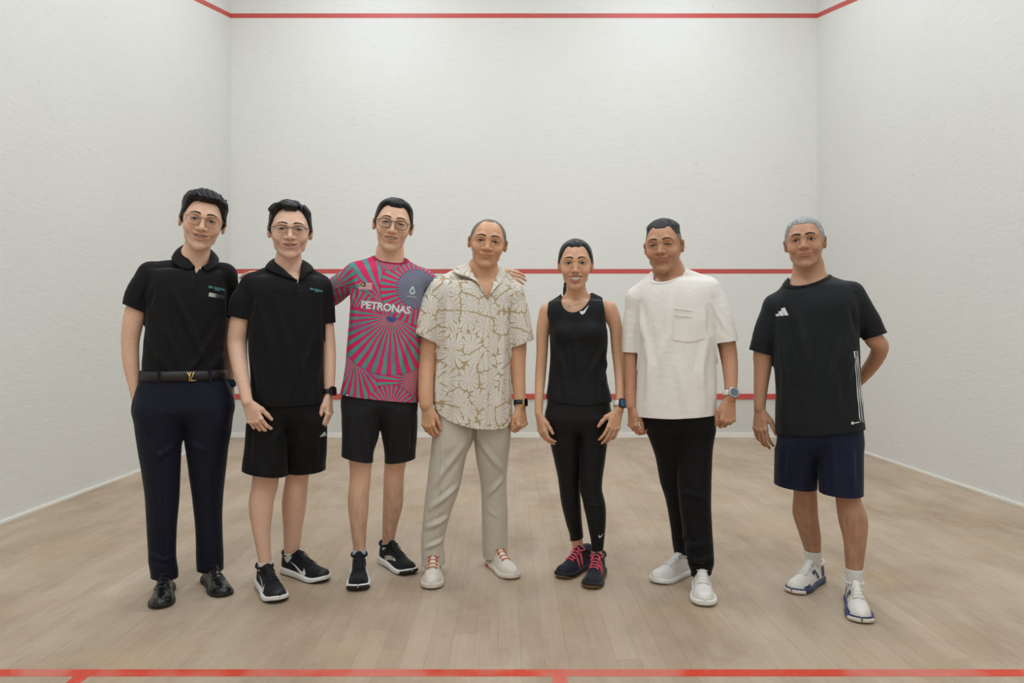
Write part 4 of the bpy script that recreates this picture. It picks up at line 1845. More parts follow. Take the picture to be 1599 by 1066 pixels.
def make_collar(fr, shirt, field, cols, mat, thick=.0022, stand=.028, off=.0035):
    """folded shirt collar; columns (fold px,py,ly, edge px,py,ly) from the front opening round the neck"""
    fold = catmull([fr.L(c[0], c[1], c[2]) for c in cols], 49)
    edge = catmull([fr.L(c[3], c[4], c[5]) for c in cols], 49)
    ctr = np.array([fold[:, 0].mean(), fold[:, 1].mean()])
    rows = []
    for i in range(49):
        inw = np.array([ctr[0] - fold[i, 0], ctr[1] - fold[i, 1], 0])
        inw /= np.linalg.norm(inw) + 1e-9
        a = fold[i] + inw * .004 - np.array([0, 0, stand])
        b = fold[i] + inw * .0035 - np.array([0, 0, .003])
        m = fold[i]
        e = edge[i]
        pts = [a, (a + b) / 2, b, m + np.array([0, 0, .0008])]
        for t in np.linspace(.15, 1, 7):
            p = m + (e - m) * t + np.array([0, 0, .004 * math.sin(t * math.pi)]) - inw * .004 * math.sin(t * math.pi)
            pts.append(p)
        rows.append(pts)
    G = np.array(rows)
    flap = G[:, 4:].reshape(-1, 3)
    for _ in range(6):                                   # rest the flap on the shirt
        d = field.sample(flap)
        g = field.grad(flap)
        push = np.clip(off - d, 0, .02)
        flap = flap + g * push[:, None]
    G[:, 4:] = flap.reshape(G[:, 4:].shape)
    V, Q = strip_mesh(G)
    o = obj('collar', mesh_from(V, [Q]), mat, shirt)
    md = o.modifiers.new('thickness', 'SOLIDIFY')
    md.thickness = thick
    md.offset = 0
    return o


def neck_rho(V, nk):
    """1 on the neckline: a scoop, deep at the front and shallow at the back"""
    fw = sstep(nk['cy'] + .035, nk['cy'] - .035, V[:, 1])
    h = nk['hb'] + (nk['hf'] - nk['hb']) * fw
    dz = np.minimum(V[:, 2] - nk['zs'] - nk['tilt'] * (V[:, 0] - nk['cx']), 0)
    x = (V[:, 0] - nk['cx'] + nk['dx'] * np.clip(dz / nk['hf'], -1, 0) * fw) / nk['a']
    return np.sqrt(x * x + (dz / h)**2)


def build_person(sp):
    fr = Frame(sp['x'], sp['D'])
    hd = Head(fr, sp['head'])
    hands = [Hand(fr.L(*h['w']), h['u'], h['v'], h.get('curl', (20, 25, 15)), h.get('spread', 4), h.get('scale', 1.0), h.get('thumb', (0, 0)), h.get('curls')) for h in sp.get('hands', [])]
    for h, hs in zip(hands, sp.get('hands', [])):
        if hs.get('flip'):
            h.flip()
    L_ = sp.get('shoe_len', .29)
    feet = [solve_shoe(fr, t, a, L_) for t, a in sp['feet']]
    top = sp['top']
    # ---- common tables
    trows = [fr.row(r[0], r[1], r[2], r[4] if len(r) > 4 else 0.0, r[3]) for r in top['rows']]
    nb = sp['neck'][-1]
    if top.get('rise', True):                            # the chest runs up into the neck
        trows.append(fr.row(nb[1] - 6, nb[0] - nb[3] * 1.12, nb[0] + nb[3] * 1.12, .018, top.get('neck_b', .060)))
    hips = [fr.row(r[0], r[1], r[2], r[4] if len(r) > 4 else 0.0, r[3]) for r in sp['hips']]

    def leg_rows(tab, ank, bf=1.08, hip_ly=0.0):
        y0, y1 = sp['hips'][-1][0] - 20, fr.proj(np.array([ank[0], ank[1], .10]))[1]
        out = []
        for r in tab:
            t = min(1.15, max(0.0, (r[0] - y0) / max(y1 - y0, 1)))
            ly = hip_ly + (ank[1] - hip_ly) * t
            q = fr.row(r[0], r[1], r[2], ly)
            out.append((q[0], q[1], q[2], q[3], q[3] * (bf if len(r) < 4 else r[3])))
        return out
    hip_top, hip_end = sp['hips'][0], sp['hips'][-1]

    def full_leg(tab, i):
        """carry a leg's table up to the waist so that the crotch forms where the legs part"""
        h0 = sp['hips'][0]
        cxp = (tab[0][1] + tab[0][2]) / 2
        mid = (h0[1] + h0[2]) / 2
        yt = (h0[0] + tab[0][0]) / 2
        q = [(h0[0] + 8, h0[1] + 4, mid + 4) if i == 0 else (h0[0] + 8, mid - 4, h0[2] - 4)]
        return q + list(tab)
    # ---------------------------------------------------------------- the body: one continuous surface
    skin_legs = [leg_rows(t, f[2]) for t, f in zip(sp['legs'], feet)]
    for rows, f in zip(skin_legs, feet):
        z, cx, cy, a, b = rows[-1]
        rows.append((.045, f[2][0], f[2][1], .0235, .029))
    allp = [fr.L(a, b, c) for arm in sp['arms'] for a, b, c, r in arm] + [np.array([r[1] + s_ * r[3], r[2] + s_ * r[4], r[0]]) for rows in ([trows, hips] + skin_legs) for r in rows for s_ in (-1, 1)]
    for h in hands:
        allp += list(h.bounds())
    hb = [hd.w(q) for q in ((-.1, -.12, -.13), (.1, .11, .12), (.1, -.12, -.13), (-.1, .11, .12))]
    allp += hb
    lo, hi = mk_box(allp, .05)
    lo[2] = .02
    fine, coarse = .0025, .0075
    hlo, hhi = mk_box([hd.w(q) for q in ((-.085, -.105, -.115), (.085, -.04, .05), (-.085, -.105, .05), (.085, -.04, -.115))], .004)
    rg = [[(hlo[i], hhi[i])] for i in range(3)]
    for h in hands:
        a, b = h.bounds()
        for i in range(3):
            rg[i].append((a[i], b[i]))
    ax = [axis(lo[i], hi[i], coarse, fine, rg[i]) for i in range(3)]
    f = Field(ax)
    shr = -.014
    f.loft([r for r in trows if r[0] > max(h[0] for h in hips) - .02], .03, 2.3, shr)
    for tr in top['trap']:
        p, r = px_chain(fr, tr)
        f.chain(p, [x + shr * .9 for x in r], .03)
    f.loft(sorted(hips)[1:], .02, 2.3, -.020)
    for rows in skin_legs:
        f.loft(rows, .02, 2.0, 0.0)
        if sp.get('knees'):
            pass
    for arm in sp['arms']:
        p, r = px_chain(fr, arm)
        n = 3 * len(p)
        pr = catmull(np.concatenate([np.array(p), np.array(r)[:, None]], 1), n)
        f.chain(pr[:, :3], pr[:, 3], .003)
    for e in sp.get('bulges', []):
        f.ell(fr.L(e[0], e[1], e[2]), e[3], .02)
    for h in hands:
        h.add(f)
    hd.add_base(f)
    nk = sp['neck']
    pn, rn = px_chain(fr, nk)
    f.chain([hd.w((0, .012, -.045))] + pn, [.046 * hd.m] + rn, .022)
    hd.add_face(f)
    V, Q = f.nets()
    V = smooth_mesh(V, Q, np.zeros((0, 3), int), 1, .35)
    N = vnormals(V, Q, np.zeros((0, 3), int))
    base = np.array(lin(sp['skin']))
    col = np.tile(base, (len(V), 1))
    mod = 1 + .05 * nz(V[:, 0] * 30, V[:, 1] * 30, V[:, 2] * 30, 4)
    col *= mod[:, None]
    # knees, elbows and knuckles ruddier; neck a touch deeper
    for kx, ky in sp.get('knee_px', []):
        k_ = fr.L(kx, ky, -.05)
        g = np.exp(-((V[:, 0] - k_[0])**2 + (V[:, 2] - k_[2])**2) / .03**2)
        m = (.5 * g)[:, None]
        col = col * (1 - m) + base * np.array([.86, .66, .58]) * m
    for h in hands:
        for nm, (pts, rs) in h.fingers().items():
            for pp in pts[:3]:
                g = np.exp(-((V - pp)**2).sum(1) / .010**2)
                m = (.30 * g)[:, None]
                col = col * (1 - m) + base * np.array([.92, .66, .58]) * m
    if sp.get('leg_hair'):
        g = sstep(sp['leg_hair'][0], sp['leg_hair'][0] - .15, V[:, 2]) * (.5 + .5 * nz(V[:, 0] * 260, V[:, 1] * 260, V[:, 2] * 70, 8))
        m = (sp['leg_hair'][1] * np.clip(g, 0, 1))[:, None]
        col = col * (1 - m) + base * .35 * m
    hd.colors(V, col, base)
    V = V.astype(np.float32)
    me = mesh_from(V, [Q])
    set_col(me, np.clip(col, 0, 1))
    person = obj('person', me, M['skin'])
    person.location = fr.base
    person.rotation_euler = (0, 0, -fr.al)
    tag(person, sp['label'], 'person', 'people lined up on the court')
    # only the head is needed for placing brows
    hd.bvh = BVHTree.FromPolygons(V.tolist(), Q[(V[Q[:, 0], 2] > hlo[2] - .02)].tolist())
    skin_bvh = BVHTree.FromPolygons(V.tolist(), Q[(V[Q[:, 0], 2] > hlo[2] - .3)].tolist())
    face_parts(fr, hd, person)
    build_hair(fr, hd, person)
    if sp.get('extra_hair'):
        sp['extra_hair'](fr, hd, person)

    # ---------------------------------------------------------------- top garment
    res = top.get('res', .0058)
    sl_pts = []
    for s_ in top.get('sleeves', []):
        p, r = px_chain(fr, s_['chain'])
        sl_pts += [x + e * rr for x, rr in zip(p, r) for e in (-1, 1)]
    trp = []
    for tr in top['trap']:
        p, r = px_chain(fr, tr)
        trp += [x + e * rr for x, rr in zip(p, r) for e in (-1, 1)]
    lo, hi = mk_box(sl_pts + trp + [np.array([r[1] + e * r[3], r[2] + e * r[4], r[0]]) for r in trows for e in (-1, 1)], .03)
    ft = Field([axis(lo[i], hi[i], res) for i in range(3)])
    ft.loft(trows, .03, top.get('n', 2.4), 0.0)
    for tr in top['trap']:
        p, r = px_chain(fr, tr)
        ft.chain(p, r, .035)
    for e in top.get('bulges', []):
        ft.ell(fr.L(e[0], e[1], e[2]), e[3], .04)
    comb = ft.blank()
    comb.d = ft.d.copy()
    sfs = []
    for s_ in top.get('sleeves', []):
        fs = ft.blank()
        p, r = px_chain(fr, s_['chain'])
        pr = catmull(np.concatenate([np.array(p), np.array(r)[:, None]], 1), 3 * len(p))
        fs.chain(pr[:, :3], pr[:, 3], .003, 'u', s_.get('flat'))
        sfs.append((fs, s_))
        k = s_.get('k', .022)
        h = np.maximum(k - np.abs(comb.d - fs.d), 0) / k
        comb.d = np.minimum(comb.d, fs.d) - h * h * k * .25
    V0, Q0 = comb.nets()
    T0 = np.zeros((0, 3), int)
    V0 = smooth_mesh(V0, Q0, T0, 1, .4)
    bvh0 = BVHTree.FromPolygons(V0.tolist(), Q0.tolist())
    # neckline
    nl = top['neckline']
    a, b, c = fr.L(nl['l'][0], nl['l'][1], .0), fr.L(nl['r'][0], nl['r'][1], .0), fr.L(nl['f'][0], nl['f'][1], -.1)
    nk_ = dict(cx=(a[0] + b[0]) / 2, a=(b[0] - a[0]) / 2, zs=(a[2] + b[2]) / 2, cy=nl.get('cy', .012), hb=nl.get('hb', .016))
    nk_['hf'] = max(.012, nk_['zs'] - c[2])
    nk_['dx'] = c[0] - nk_['cx']
    nk_['tilt'] = (b[2] - a[2]) / (b[0] - a[0])

    def field_clips(V, inner=None):
        s_all = (neck_rho(V, nk_) - 1) * .06 if inner is None else inner
        v = nl.get('v')
        if v and inner is None:                           # open front: (bottom px,py, half width px at the top, top py)
            bt = fr.L(v[0], v[1], -.1)
            tp = fr.L(v[2], v[3], -.1)
            hw = fr.rad(v[4], v[2], v[3], -.1)
            tt = (V[:, 2] - bt[2]) / (tp[2] - bt[2])
            xc = bt[0] + (tp[0] - bt[0]) * np.clip(tt, 0, 1)
            sw = np.abs(V[:, 0] - xc) - hw * tt
            sw = np.where(V[:, 1] < -.01, sw, 1.0)
            s_all = np.minimum(s_all, sw)
        return s_all
    keep = np.ones(len(V0))
    V1 = displace(V0, Q0, T0, fr, top.get('folds', []), top.get('rumple', .0026), sp.get('seed', 1))
    ho = [fr.L(px, py, -.1) for px, py in top['hem']]
    hx, hz = np.array([p[0] for p in ho]), np.array([p[2] for p in ho])

    def do_clips(V, Q, T, neck=None):
        V, Q, T = clip(V, Q, T, field_clips(V) if neck is None else neck(V))
        V, Q, T = clip(V, Q, T, V[:, 2] - np.interp(V[:, 0], hx, hz))
        for side_, tab in zip((1, -1), top.get('armholes', ())):
            P = [fr.L(px, py, -.05) for py, px in tab]
            P.sort(key=lambda p: p[2])
            xi = np.interp(V[:, 2], [p[2] for p in P], [p[0] for p in P])
            sv = side_ * (V[:, 0] - xi)
            sv = np.where(V[:, 2] < P[0][2], np.maximum(sv, .02), sv)
            V, Q, T = clip(V, Q, T, sv)
        for fs, s_ in sfs:
            h0, h1 = fr.L(s_['hem'][0][0], s_['hem'][0][1], s_['chain'][-1][2]), fr.L(s_['hem'][1][0], s_['hem'][1][1], s_['chain'][-1][2])
            dv = h1 - h0
            nrm = np.array([-dv[2], 0, dv[0]])
            nrm /= np.linalg.norm(nrm)
            end = fr.L(*s_['chain'][-1][:3])
            if (end - h0) @ nrm > 0:
                nrm = -nrm
            sv = (V - h0) @ nrm
            sv = np.maximum(sv, fs.sample(V) - ft.sample(V) + .002)
            V, Q, T = clip(V, Q, T, sv)
        return V, Q, T
    V, Q, T = do_clips(V1, Q0, T0)
    bvh = BVHTree.FromPolygons(V.tolist(), Q.tolist() + T.tolist())
    V, Q, T = rim(V, Q, T, .0035)
    shirt = obj(top['name'], mesh_from(V, [Q, T]), top['mat'] if not isinstance(top['mat'], str) else M[top['mat']], person)
    if top.get('band'):                                   # knitted neckband
        bw = top['band'][1]
        N = vnormals(V1, Q0, T0)
        Vb = V1 + N * .0022
        Vb, Qb, Tb = clip(Vb, Q0, T0, (neck_rho(Vb, nk_) - .985) * .06)
        Vb, Qb, Tb = clip(Vb, Qb, Tb, bw - (neck_rho(Vb, nk_) - 1) * .06)
        Vb, Qb, Tb = clip(Vb, Qb, Tb, Vb[:, 2] - (nk_['zs'] - .2))
        Vb, Qb, Tb = rim(Vb, Qb, Tb, .004)
        obj('neckband', mesh_from(Vb, [Qb, Tb]), M[top['band'][0]], shirt)
    if top.get('collar'):
        make_collar(fr, shirt, comb, top['collar'], top['mat'] if not isinstance(top['mat'], str) else M[top['mat']], stand=top.get('stand', .028))

    # ---------------------------------------------------------------- trousers, shorts or leggings
    lg = sp['lower']
    lrows = [leg_rows(full_leg(t, j), f_[2], lg.get('bf', 1.08)) for j, (t, f_) in enumerate(zip(lg['legs'], feet))]
    lo, hi = mk_box([np.array([r[1] + e * r[3], r[2] + e * r[4], r[0]]) for rows in lrows + [hips] for r in rows for e in (-1, 1)], .03)
    fp = Field([axis(lo[i], hi[i], lg.get('res', .0062)) for i in range(3)])
    fp.loft(hips, .02, 2.4, 0.0, .05)
    fl = []
    for rows in lrows:
        q = fp.blank()
        rr = sorted(rows)
        z, cx, cy, a, b = rr[0]
        rr = [(z - .04, cx, cy, a, b)] + rr
        q.loft(rr, .01, lg.get('n', 2.1), 0.0, .004)
        fl.append(q)
    for e in lg.get('bulges', []):
        fp.ell(fr.L(e[0], e[1], e[2]), e[3], .03)
    fpd = fp.blank()
    fpd.d = fp.d.copy()
    k = lg.get('k', .012)
    h = np.maximum(k - np.abs(fl[0].d - fl[1].d), 0) / k
    dl = np.minimum(fl[0].d, fl[1].d) - h * h * k * .25
    k = lg.get('hk', .03)
    h = np.maximum(k - np.abs(fpd.d - dl), 0) / k
    fpd.d = np.minimum(fpd.d, dl) - h * h * k * .25
    V, Q = fpd.nets()
    T = np.zeros((0, 3), int)
    V = smooth_mesh(V, Q, T, 1, .4)
    V = displace(V, Q, T, fr, lg.get('folds', []), lg.get('rumple', .0018), sp.get('seed', 1) + 40)
    if not sp.get('tucked'):                             # the shirt hangs outside: keep the waist under it
        for _ in range(2):
            ds = comb.sample(V)
            zz = np.interp(V[:, 0], hx, hz)
            push = np.clip(ds + .008, 0, .05) * sstep(-.09, -.004, V[:, 2] - zz) * (ds < Field.CAP * .9)
            V = V - comb.grad(V) * push[:, None]
    tz = fr.L(sp['x'], lg['top'], -.1)[2]
    V, Q, T = clip(V, Q, T, tz - V[:, 2])
    for i, (q, hm) in enumerate(zip(fl, lg['hem'])):
        h0, h1 = fr.L(hm[0][0], hm[0][1], lrows[i][-1][2]), fr.L(hm[1][0], hm[1][1], lrows[i][-1][2])
        o_ = fl[1 - i]
        zh = h0[2] + (h1[2] - h0[2]) * (V[:, 0] - h0[0]) / (h1[0] - h0[0])
        V, Q, T = clip(V, Q, T, np.maximum(V[:, 2] - zh, q.sample(V) - o_.sample(V)))
    bvh_l = BVHTree.FromPolygons(V.tolist(), Q.tolist() + T.tolist())
    V, Q, T = rim(V, Q, T, .0035)
    lower = obj(lg['name'], mesh_from(V, [Q, T]), M[lg['mat']], person)

    # ---------------------------------------------------------------- feet
    for i, ((toe, ang, ank), rows) in enumerate(zip(feet, skin_legs)):
        sh = Shoe(toe, ang, L_, sp['shoe'])
        build_shoe(person, sh, sp['shoe'], i)
        if sp.get('sock'):
            zt = fr.L(sp['feet'][i][1], sp['sock'][1][i], rows[-2][2])[2]
            R_ = np.array(sorted(rows))
            zz = np.linspace(zt, .055, 5)
            ring_sock(fr, person, [(np.interp(z, R_[:, 0], R_[:, 1]), np.interp(z, R_[:, 0], R_[:, 2]), z, max(np.interp(z, R_[:, 0], R_[:, 3]), .02)) for z in zz], sp['sock'][0])
    if sp.get('more'):
        sp['more'](dict(fr=fr, hd=hd, person=person, shirt=shirt, lower=lower, bvh=bvh, bvh_l=bvh_l, hands=hands, hips=hips, trows=trows, comb=comb, skin_bvh=skin_bvh))
    return person


# ------------------------------------------------------------------ printed cloths
def jersey_mat(fr):
    """pink and teal fans printed on a sports jersey"""
    t = NT('pink_teal_fan_jersey')
    co = t.coord()
    sep = t.n('SeparateXYZ')
    t.l(co, sep.inputs[0])
    wob = t.noise(co, 14, 2)
    X = t.math('ADD', sep.outputs[0], t.math('MULTIPLY', wob, .012))
    Z = sep.outputs[2]
    pink, teal, purple, blue = lin((214, 38, 96)), lin((84, 152, 146)), lin((142, 74, 128)), lin((70, 84, 140))
    big = t.noise(co, 5.0, 3)

    def polar(u, v):
        c = fr.L(500 + u / 2.961, 290 + v / 2.961, -.1)
        dx, dz = t.math('SUBTRACT', X, float(c[0])), t.math('SUBTRACT', Z, float(c[2]))
        ang = t.math('ARCTAN2', dz, dx)
        r = t.math('SQRT', t.math('ADD', t.math('MULTIPLY', dx, dx), t.math('MULTIPLY', dz, dz)))
        return ang, r

    def stripes(ang, n, duty=.5, ph=0.0):
        fz = t.math('FRACT', t.math('ADD', t.math('MULTIPLY', ang, n / (2 * math.pi)), 50 + ph))
        return t.math('LESS_THAN', fz, duty)
    px = 3.02 / F / 2.961 * 1.13
    ang, r = polar(300, 545)
    col = t.mix(stripes(ang, 23, .40), pink, teal)

    def over(col, ang, r, R, n, duty, a0=None, a1=None, ca=pink, cb=teal, ph=0.0, tip=None):
        m = t.math('LESS_THAN', r, R * px)
        if a0 is not None:
            m = t.math('MULTIPLY', m, t.math('MULTIPLY', t.math('GREATER_THAN', ang, math.radians(a0)), t.math('LESS_THAN', ang, math.radians(a1))))
        c = t.mix(stripes(ang, n, duty, ph), ca, cb)
        if tip:
            c = t.mix(t.math('LESS_THAN', r, tip * px), c, blue)
        edge = t.math('MULTIPLY', m, t.math('GREATER_THAN', r, (R - 3.5) * px))
        c = t.mix(t.math('MULTIPLY', edge, .6), c, lin((110, 30, 70)))
        return t.mix(m, col, c)
    a, r = polar(60, 470)
    col = over(col, a, r, 125, 22, .55)
    a, r = polar(455, 475)
    col = over(col, a, r, 165, 34, .42)
    col = over(col, a, r, 92, 44, .5, ca=purple, cb=teal)
    a, r = polar(330, 330)
    col = over(col, a, r, 60, 26, .45)
    a, r = polar(120, 640)
    col = over(col, a, r, 170, 40, .45)
    a, r = polar(175, 800)
    col = over(col, a, r, 230, 32, .45)
    a, r = polar(450, 905)
    col = over(col, a, r, 175, 34, .42)
    a, r = polar(335, 605)
    col = over(col, a, r, 262, 36, .47, -180, -22, tip=26)
    col = over(col, a, r, 262, 36, .47, 165, 180)
    a, r = polar(330, 1030)
    col = over(col, a, r, 110, 30, .42, 0, 170)
    col = t.mix(t.ramp(big, [(.62, 0.0), (.72, .55)]), col, purple)
    t.l(col, t.b.inputs['Base Color'])
    t.set(Roughness=.75)
    t.b.inputs['Specular IOR Level'].default_value = .3
    n1 = t.bump(t.noise(co, 900, 1), .2, .0006)
    t.l(t.bump(t.noise(co, 40, 3), .25, .004, n1), t.b.inputs['Normal'])
    return t.m


def floral_mat():
    """white petals with fine veins on tan cloth"""
    t = NT('white_flower_print_on_tan')
    co = t.coord()
    sep = t.n('SeparateXYZ')
    t.l(co, sep.inputs[0])
    v2 = t.n('CombineXYZ')
    t.l(t.math('ADD', sep.outputs[0], t.math('MULTIPLY', sep.outputs[1], .45)), v2.inputs[0])
    t.l(sep.outputs[2], v2.inputs[1])
    wn = t.n('TexNoise')
    t.l(v2.outputs[0], wn.inputs['Vector'])
    wn.inputs['Scale'].default_value = 26
    add = t.n('VectorMath', operation='MULTIPLY_ADD')
    t.l(wn.outputs['Color'], add.inputs[0])
    add.inputs[1].default_value = (.018, .018, 0)
    t.l(v2.outputs[0], add.inputs[2])

    def flowers(scale, npet, off, R):
        sc = t.n('VectorMath', operation='MULTIPLY_ADD')
        t.l(add.outputs[0], sc.inputs[0])
        sc.inputs[1].default_value = (scale, scale, 0)
        sc.inputs[2].default_value = (off, off * 1.7, 0)
        vo = t.n('TexVoronoi', voronoi_dimensions='2D')
        t.l(sc.outputs[0], vo.inputs['Vector'])
        vo.inputs['Scale'].default_value = 1.0
        vo.inputs['Randomness'].default_value = .8
        df = t.n('VectorMath', operation='SUBTRACT')
        t.l(sc.outputs[0], df.inputs[0])
        t.l(vo.outputs['Position'], df.inputs[1])
        s2 = t.n('SeparateXYZ')
        t.l(df.outputs[0], s2.inputs[0])
        ang = t.math('ARCTAN2', s2.outputs[1], s2.outputs[0])
        r = vo.outputs['Distance']
        sepc = t.n('SeparateColor')
        t.l(vo.outputs['Color'], sepc.inputs[0])
        ang = t.math('ADD', ang, t.math('MULTIPLY', sepc.outputs[0], 6.0))
        pet = t.math('ABSOLUTE', t.math('COSINE', t.math('MULTIPLY', ang, npet / 2)))
        lim = t.math('MULTIPLY_ADD', t.math('POWER', pet, .9), R * .62, R * .38)
        ve = t.n('TexVoronoi', voronoi_dimensions='2D', feature='DISTANCE_TO_EDGE')
        t.l(sc.outputs[0], ve.inputs['Vector'])
        ve.inputs['Scale'].default_value = 1.0
        ve.inputs['Randomness'].default_value = .8
        inside = t.math('MULTIPLY', t.math('LESS_THAN', r, lim), t.math('GREATER_THAN', ve.outputs['Distance'], .042))
        gap = t.math('LESS_THAN', pet, t.math('MULTIPLY_ADD', r, .22, .17))
        vein = t.math('GREATER_THAN', pet, .985)
        return inside, gap, vein, r
    i1, g1, v1, r1 = flowers(12.0, 10, 0.0, .86)
    i2, g2, v2_, r2 = flowers(24.0, 6, 5.3, .42)
    white, cream, tan = lin((228, 222, 212)), lin((198, 186, 166)), lin((184, 163, 128))
    col = t.mix(t.math('MULTIPLY', i2, t.math('SUBTRACT', 1.0, g2)), tan, lin((222, 214, 200)))
    pc = t.mix(t.math('MULTIPLY', v1, .6), white, cream)
    pc = t.mix(t.math('MULTIPLY', g1, t.math('GREATER_THAN', r1, .06)), pc, tan)
    col = t.mix(i1, col, pc)
    t.l(col, t.b.inputs['Base Color'])
    t.set(Roughness=.85)
    t.b.inputs['Specular IOR Level'].default_value = .25
    n1 = t.bump(t.noise(co, 900, 1), .2, .0006)
    t.l(t.bump(t.noise(co, 30, 3), .35, .005, n1), t.b.inputs['Normal'])
    return t.m


M['floral'] = floral_mat()


# ------------------------------------------------------------------ extras on each person
def sub_mesh(name, parts, mat, parent, smooth=True):
    V, Q, T = join_parts(parts)
    return obj(name, mesh_from(V, [Q, T], smooth), M[mat], parent)


def disc(c, r, t, n=14, ydir=-1):
    V = []
    for off in (0, ydir * t):
        for k in range(n):
            a = 2 * math.pi * k / n
            V.append(c + np.array([r * math.cos(a), off, r * math.sin(a)]))
    V.append(c + np.array([0, ydir * t, 0]))
    Q = [(k, (k + 1) % n, n + (k + 1) % n, n + k) for k in range(n)]
    T = [(2 * n, n + k, n + (k + 1) % n) for k in range(n)]
    return np.array(V), np.array(Q), np.array(T)


def on_cloth(e, px, py, off=0.0, ly=-.11):
    c = e['fr'].L(px, py, ly)
    hit = e['bvh'].ray_cast(Vector((c[0], -.6, c[2])), Vector((0, 1, 0)))[0]
    return np.array([c[0], (hit.y if hit is not None else ly) - off, c[2]])


def buttons(e, pts, mat, r=.0045):
    for px, py in pts:
        V, Q, T = disc(on_cloth(e, px, py, -.0005), r, .0022)
        obj('button', mesh_from(V, [Q, T], False), M[mat], e['shirt'])


def placket(e, pts, w, mat, off=.0022):
    """raised strip of cloth down the front; pts in pixels top to bottom"""
    P = catmull([np.array([p[0], p[1]]) for p in pts], 18)
    rows = []
    for px, py in P:
        c = on_cloth(e, px, py)
        row = []
        for k, dx in enumerate((-w / 2, -w / 2 + .001, 0, w / 2 - .001, w / 2)):
            hit = e['bvh'].ray_cast(Vector((c[0] + dx, -.6, c[2])), Vector((0, 1, 0)))[0]
            y = hit.y if hit is not None else c[1]
            row.append((c[0] + dx, y - (off if 0 < k < 4 else -.001), c[2]))
        rows.append(row)
    V, Q = strip_mesh(rows)
    return obj('placket', mesh_from(V, [Q]), mat, e['shirt'])


def clinic_mark(e, c, ang, size):
    print_on('embroidery', e['fr'], e['shirt'], e['bvh'], M['teal_print'], c, txt='DR CHONG', size=size, ang=ang, bold=.0006)
    s, k = math.sin(ang), math.cos(ang)
    d = size * .62 / 3.0 * F
    print_on('embroidery', e['fr'], e['shirt'], e['bvh'], M['teal_print'], (c[0] + d * .3, c[1] + d * k * 1.05), txt='CLINIC', size=size * .5, ang=ang, bold=.0003)


def belt_loop(e, y0, y1, mat, grow=.010):
    """leather belt following the waist between two heights (pixels)"""
    fr = e['fr']
    R_ = np.array(sorted(e['hips']))
    rows = []
    seg = 64
    za, zb = fr.L(fr_x(e), y1, -.1)[2], fr.L(fr_x(e), y0, -.1)[2]
    for z, g in ((za, grow - .003), (za + .001, grow), ((za + zb) / 2, grow + .0008), (zb - .001, grow), (zb, grow - .003)):
        cx, cy, a, b = [cubic(R_[:, 0], R_[:, i], np.array([z]))[0] for i in (1, 2, 3, 4)]
        row = []
        for k in range(seg + 1):
            an = 2 * math.pi * k / seg
            ca, sa = math.cos(an), math.sin(an)
            row.append((cx + (a + g) * math.copysign(abs(ca)**(2 / 2.4), ca), cy + (b + g) * math.copysign(abs(sa)**(2 / 2.4), sa), z))
        rows.append(row)
    V, Q = strip_mesh(rows)
    return obj('belt', mesh_from(V, [Q]), M[mat], e['person']), (za, zb)


def fr_x(e):
    return CX + F * math.tan(e['fr'].al)


def more_1(e):
    fr = e['fr']
    belt, (za, zb) = belt_loop(e, 579, 594, 'belt')
    # monogram buckle: an L and a V in relief
    c = fr.L(298, 588, -.12)
    y = -.1335
    R_ = np.array(sorted(e['hips']))
    h = zb - za
    for nm, pts, w in (('buckle', [(-.012, .019), (.0, -.012), (.012, .019)], .0030), ('buckle', [(-.001, .019), (-.008, -.016), (.018, -.016)], .0026)):
        P = np.array([(c[0] + x, y, c[2] + z) for x, z in pts])
        parts = [tube(np.array([P[i], P[i + 1]]), w, 6) for i in range(len(P) - 1)]
        for q in (P[0], P[-1]):
            parts.append(tube(np.array([q - np.array([.005, 0, 0]), q + np.array([.005, 0, 0])]), w * .8, 6))
        sub_mesh('buckle', parts, 'gold', belt)
    for px in (248, 328):
        c2 = fr.L(px, 586, -.1)
        hit = e['bvh_l'].ray_cast(Vector((c2[0], -.6, c2[2])), Vector((0, 1, 0)))[0]
        yy = (hit.y if hit is not None else -.1) - .014
        obj('belt_loop', box_mesh(c2[0] - .005, c2[0] + .005, yy, yy + .012, za - .006, zb + .006), M['navy_wool'], e['lower'])
    # pocket edges and fly
    for pts in ([(208, 618), (214, 602), (226, 590)], [(363, 618), (358, 604), (350, 592)]):
        P = []
        for px, py in pts:
            c2 = fr.L(px, py, -.07)
            d = e['bvh_l'].find_nearest(Vector(c2))[0]
            P.append(np.array(d))
        V, Q, T = tube(catmull(P, 10), .0022, 6)
        obj('pocket_edge', mesh_from(V, [Q, T]), M['navy_wool'], e['lower'])
    clinic_mark(e, (339, 449.5), -.14, .0128)
    # name badge
    bd = print_on('name_badge', fr, e['shirt'], e['bvh'], M['silver'], (338.5, 461.5), polys=[[(-.032, -.0085), (.032, -.0085), (.032, .0085), (-.032, .0085)]], ang=-.16, off=.003)
    md = bd.modifiers.new('thickness', 'SOLIDIFY')
    md.thickness = .002
    placket(e, [(303.5, 428), (302, 440), (301, 452)], .030, M['black_fabric'])
    buttons(e, [(302.5, 434), (302, 444.5)], 'button')
    watch(e['person'], fr.L(358, 600, .065), fr.L(357, 590, .07) - fr.L(358.5, 610, .055), (.3, -1, 0), dict(band='watch_black', case='watch_black', dial='screen_blue', rx=.016, rz=.018, n=4), .027)


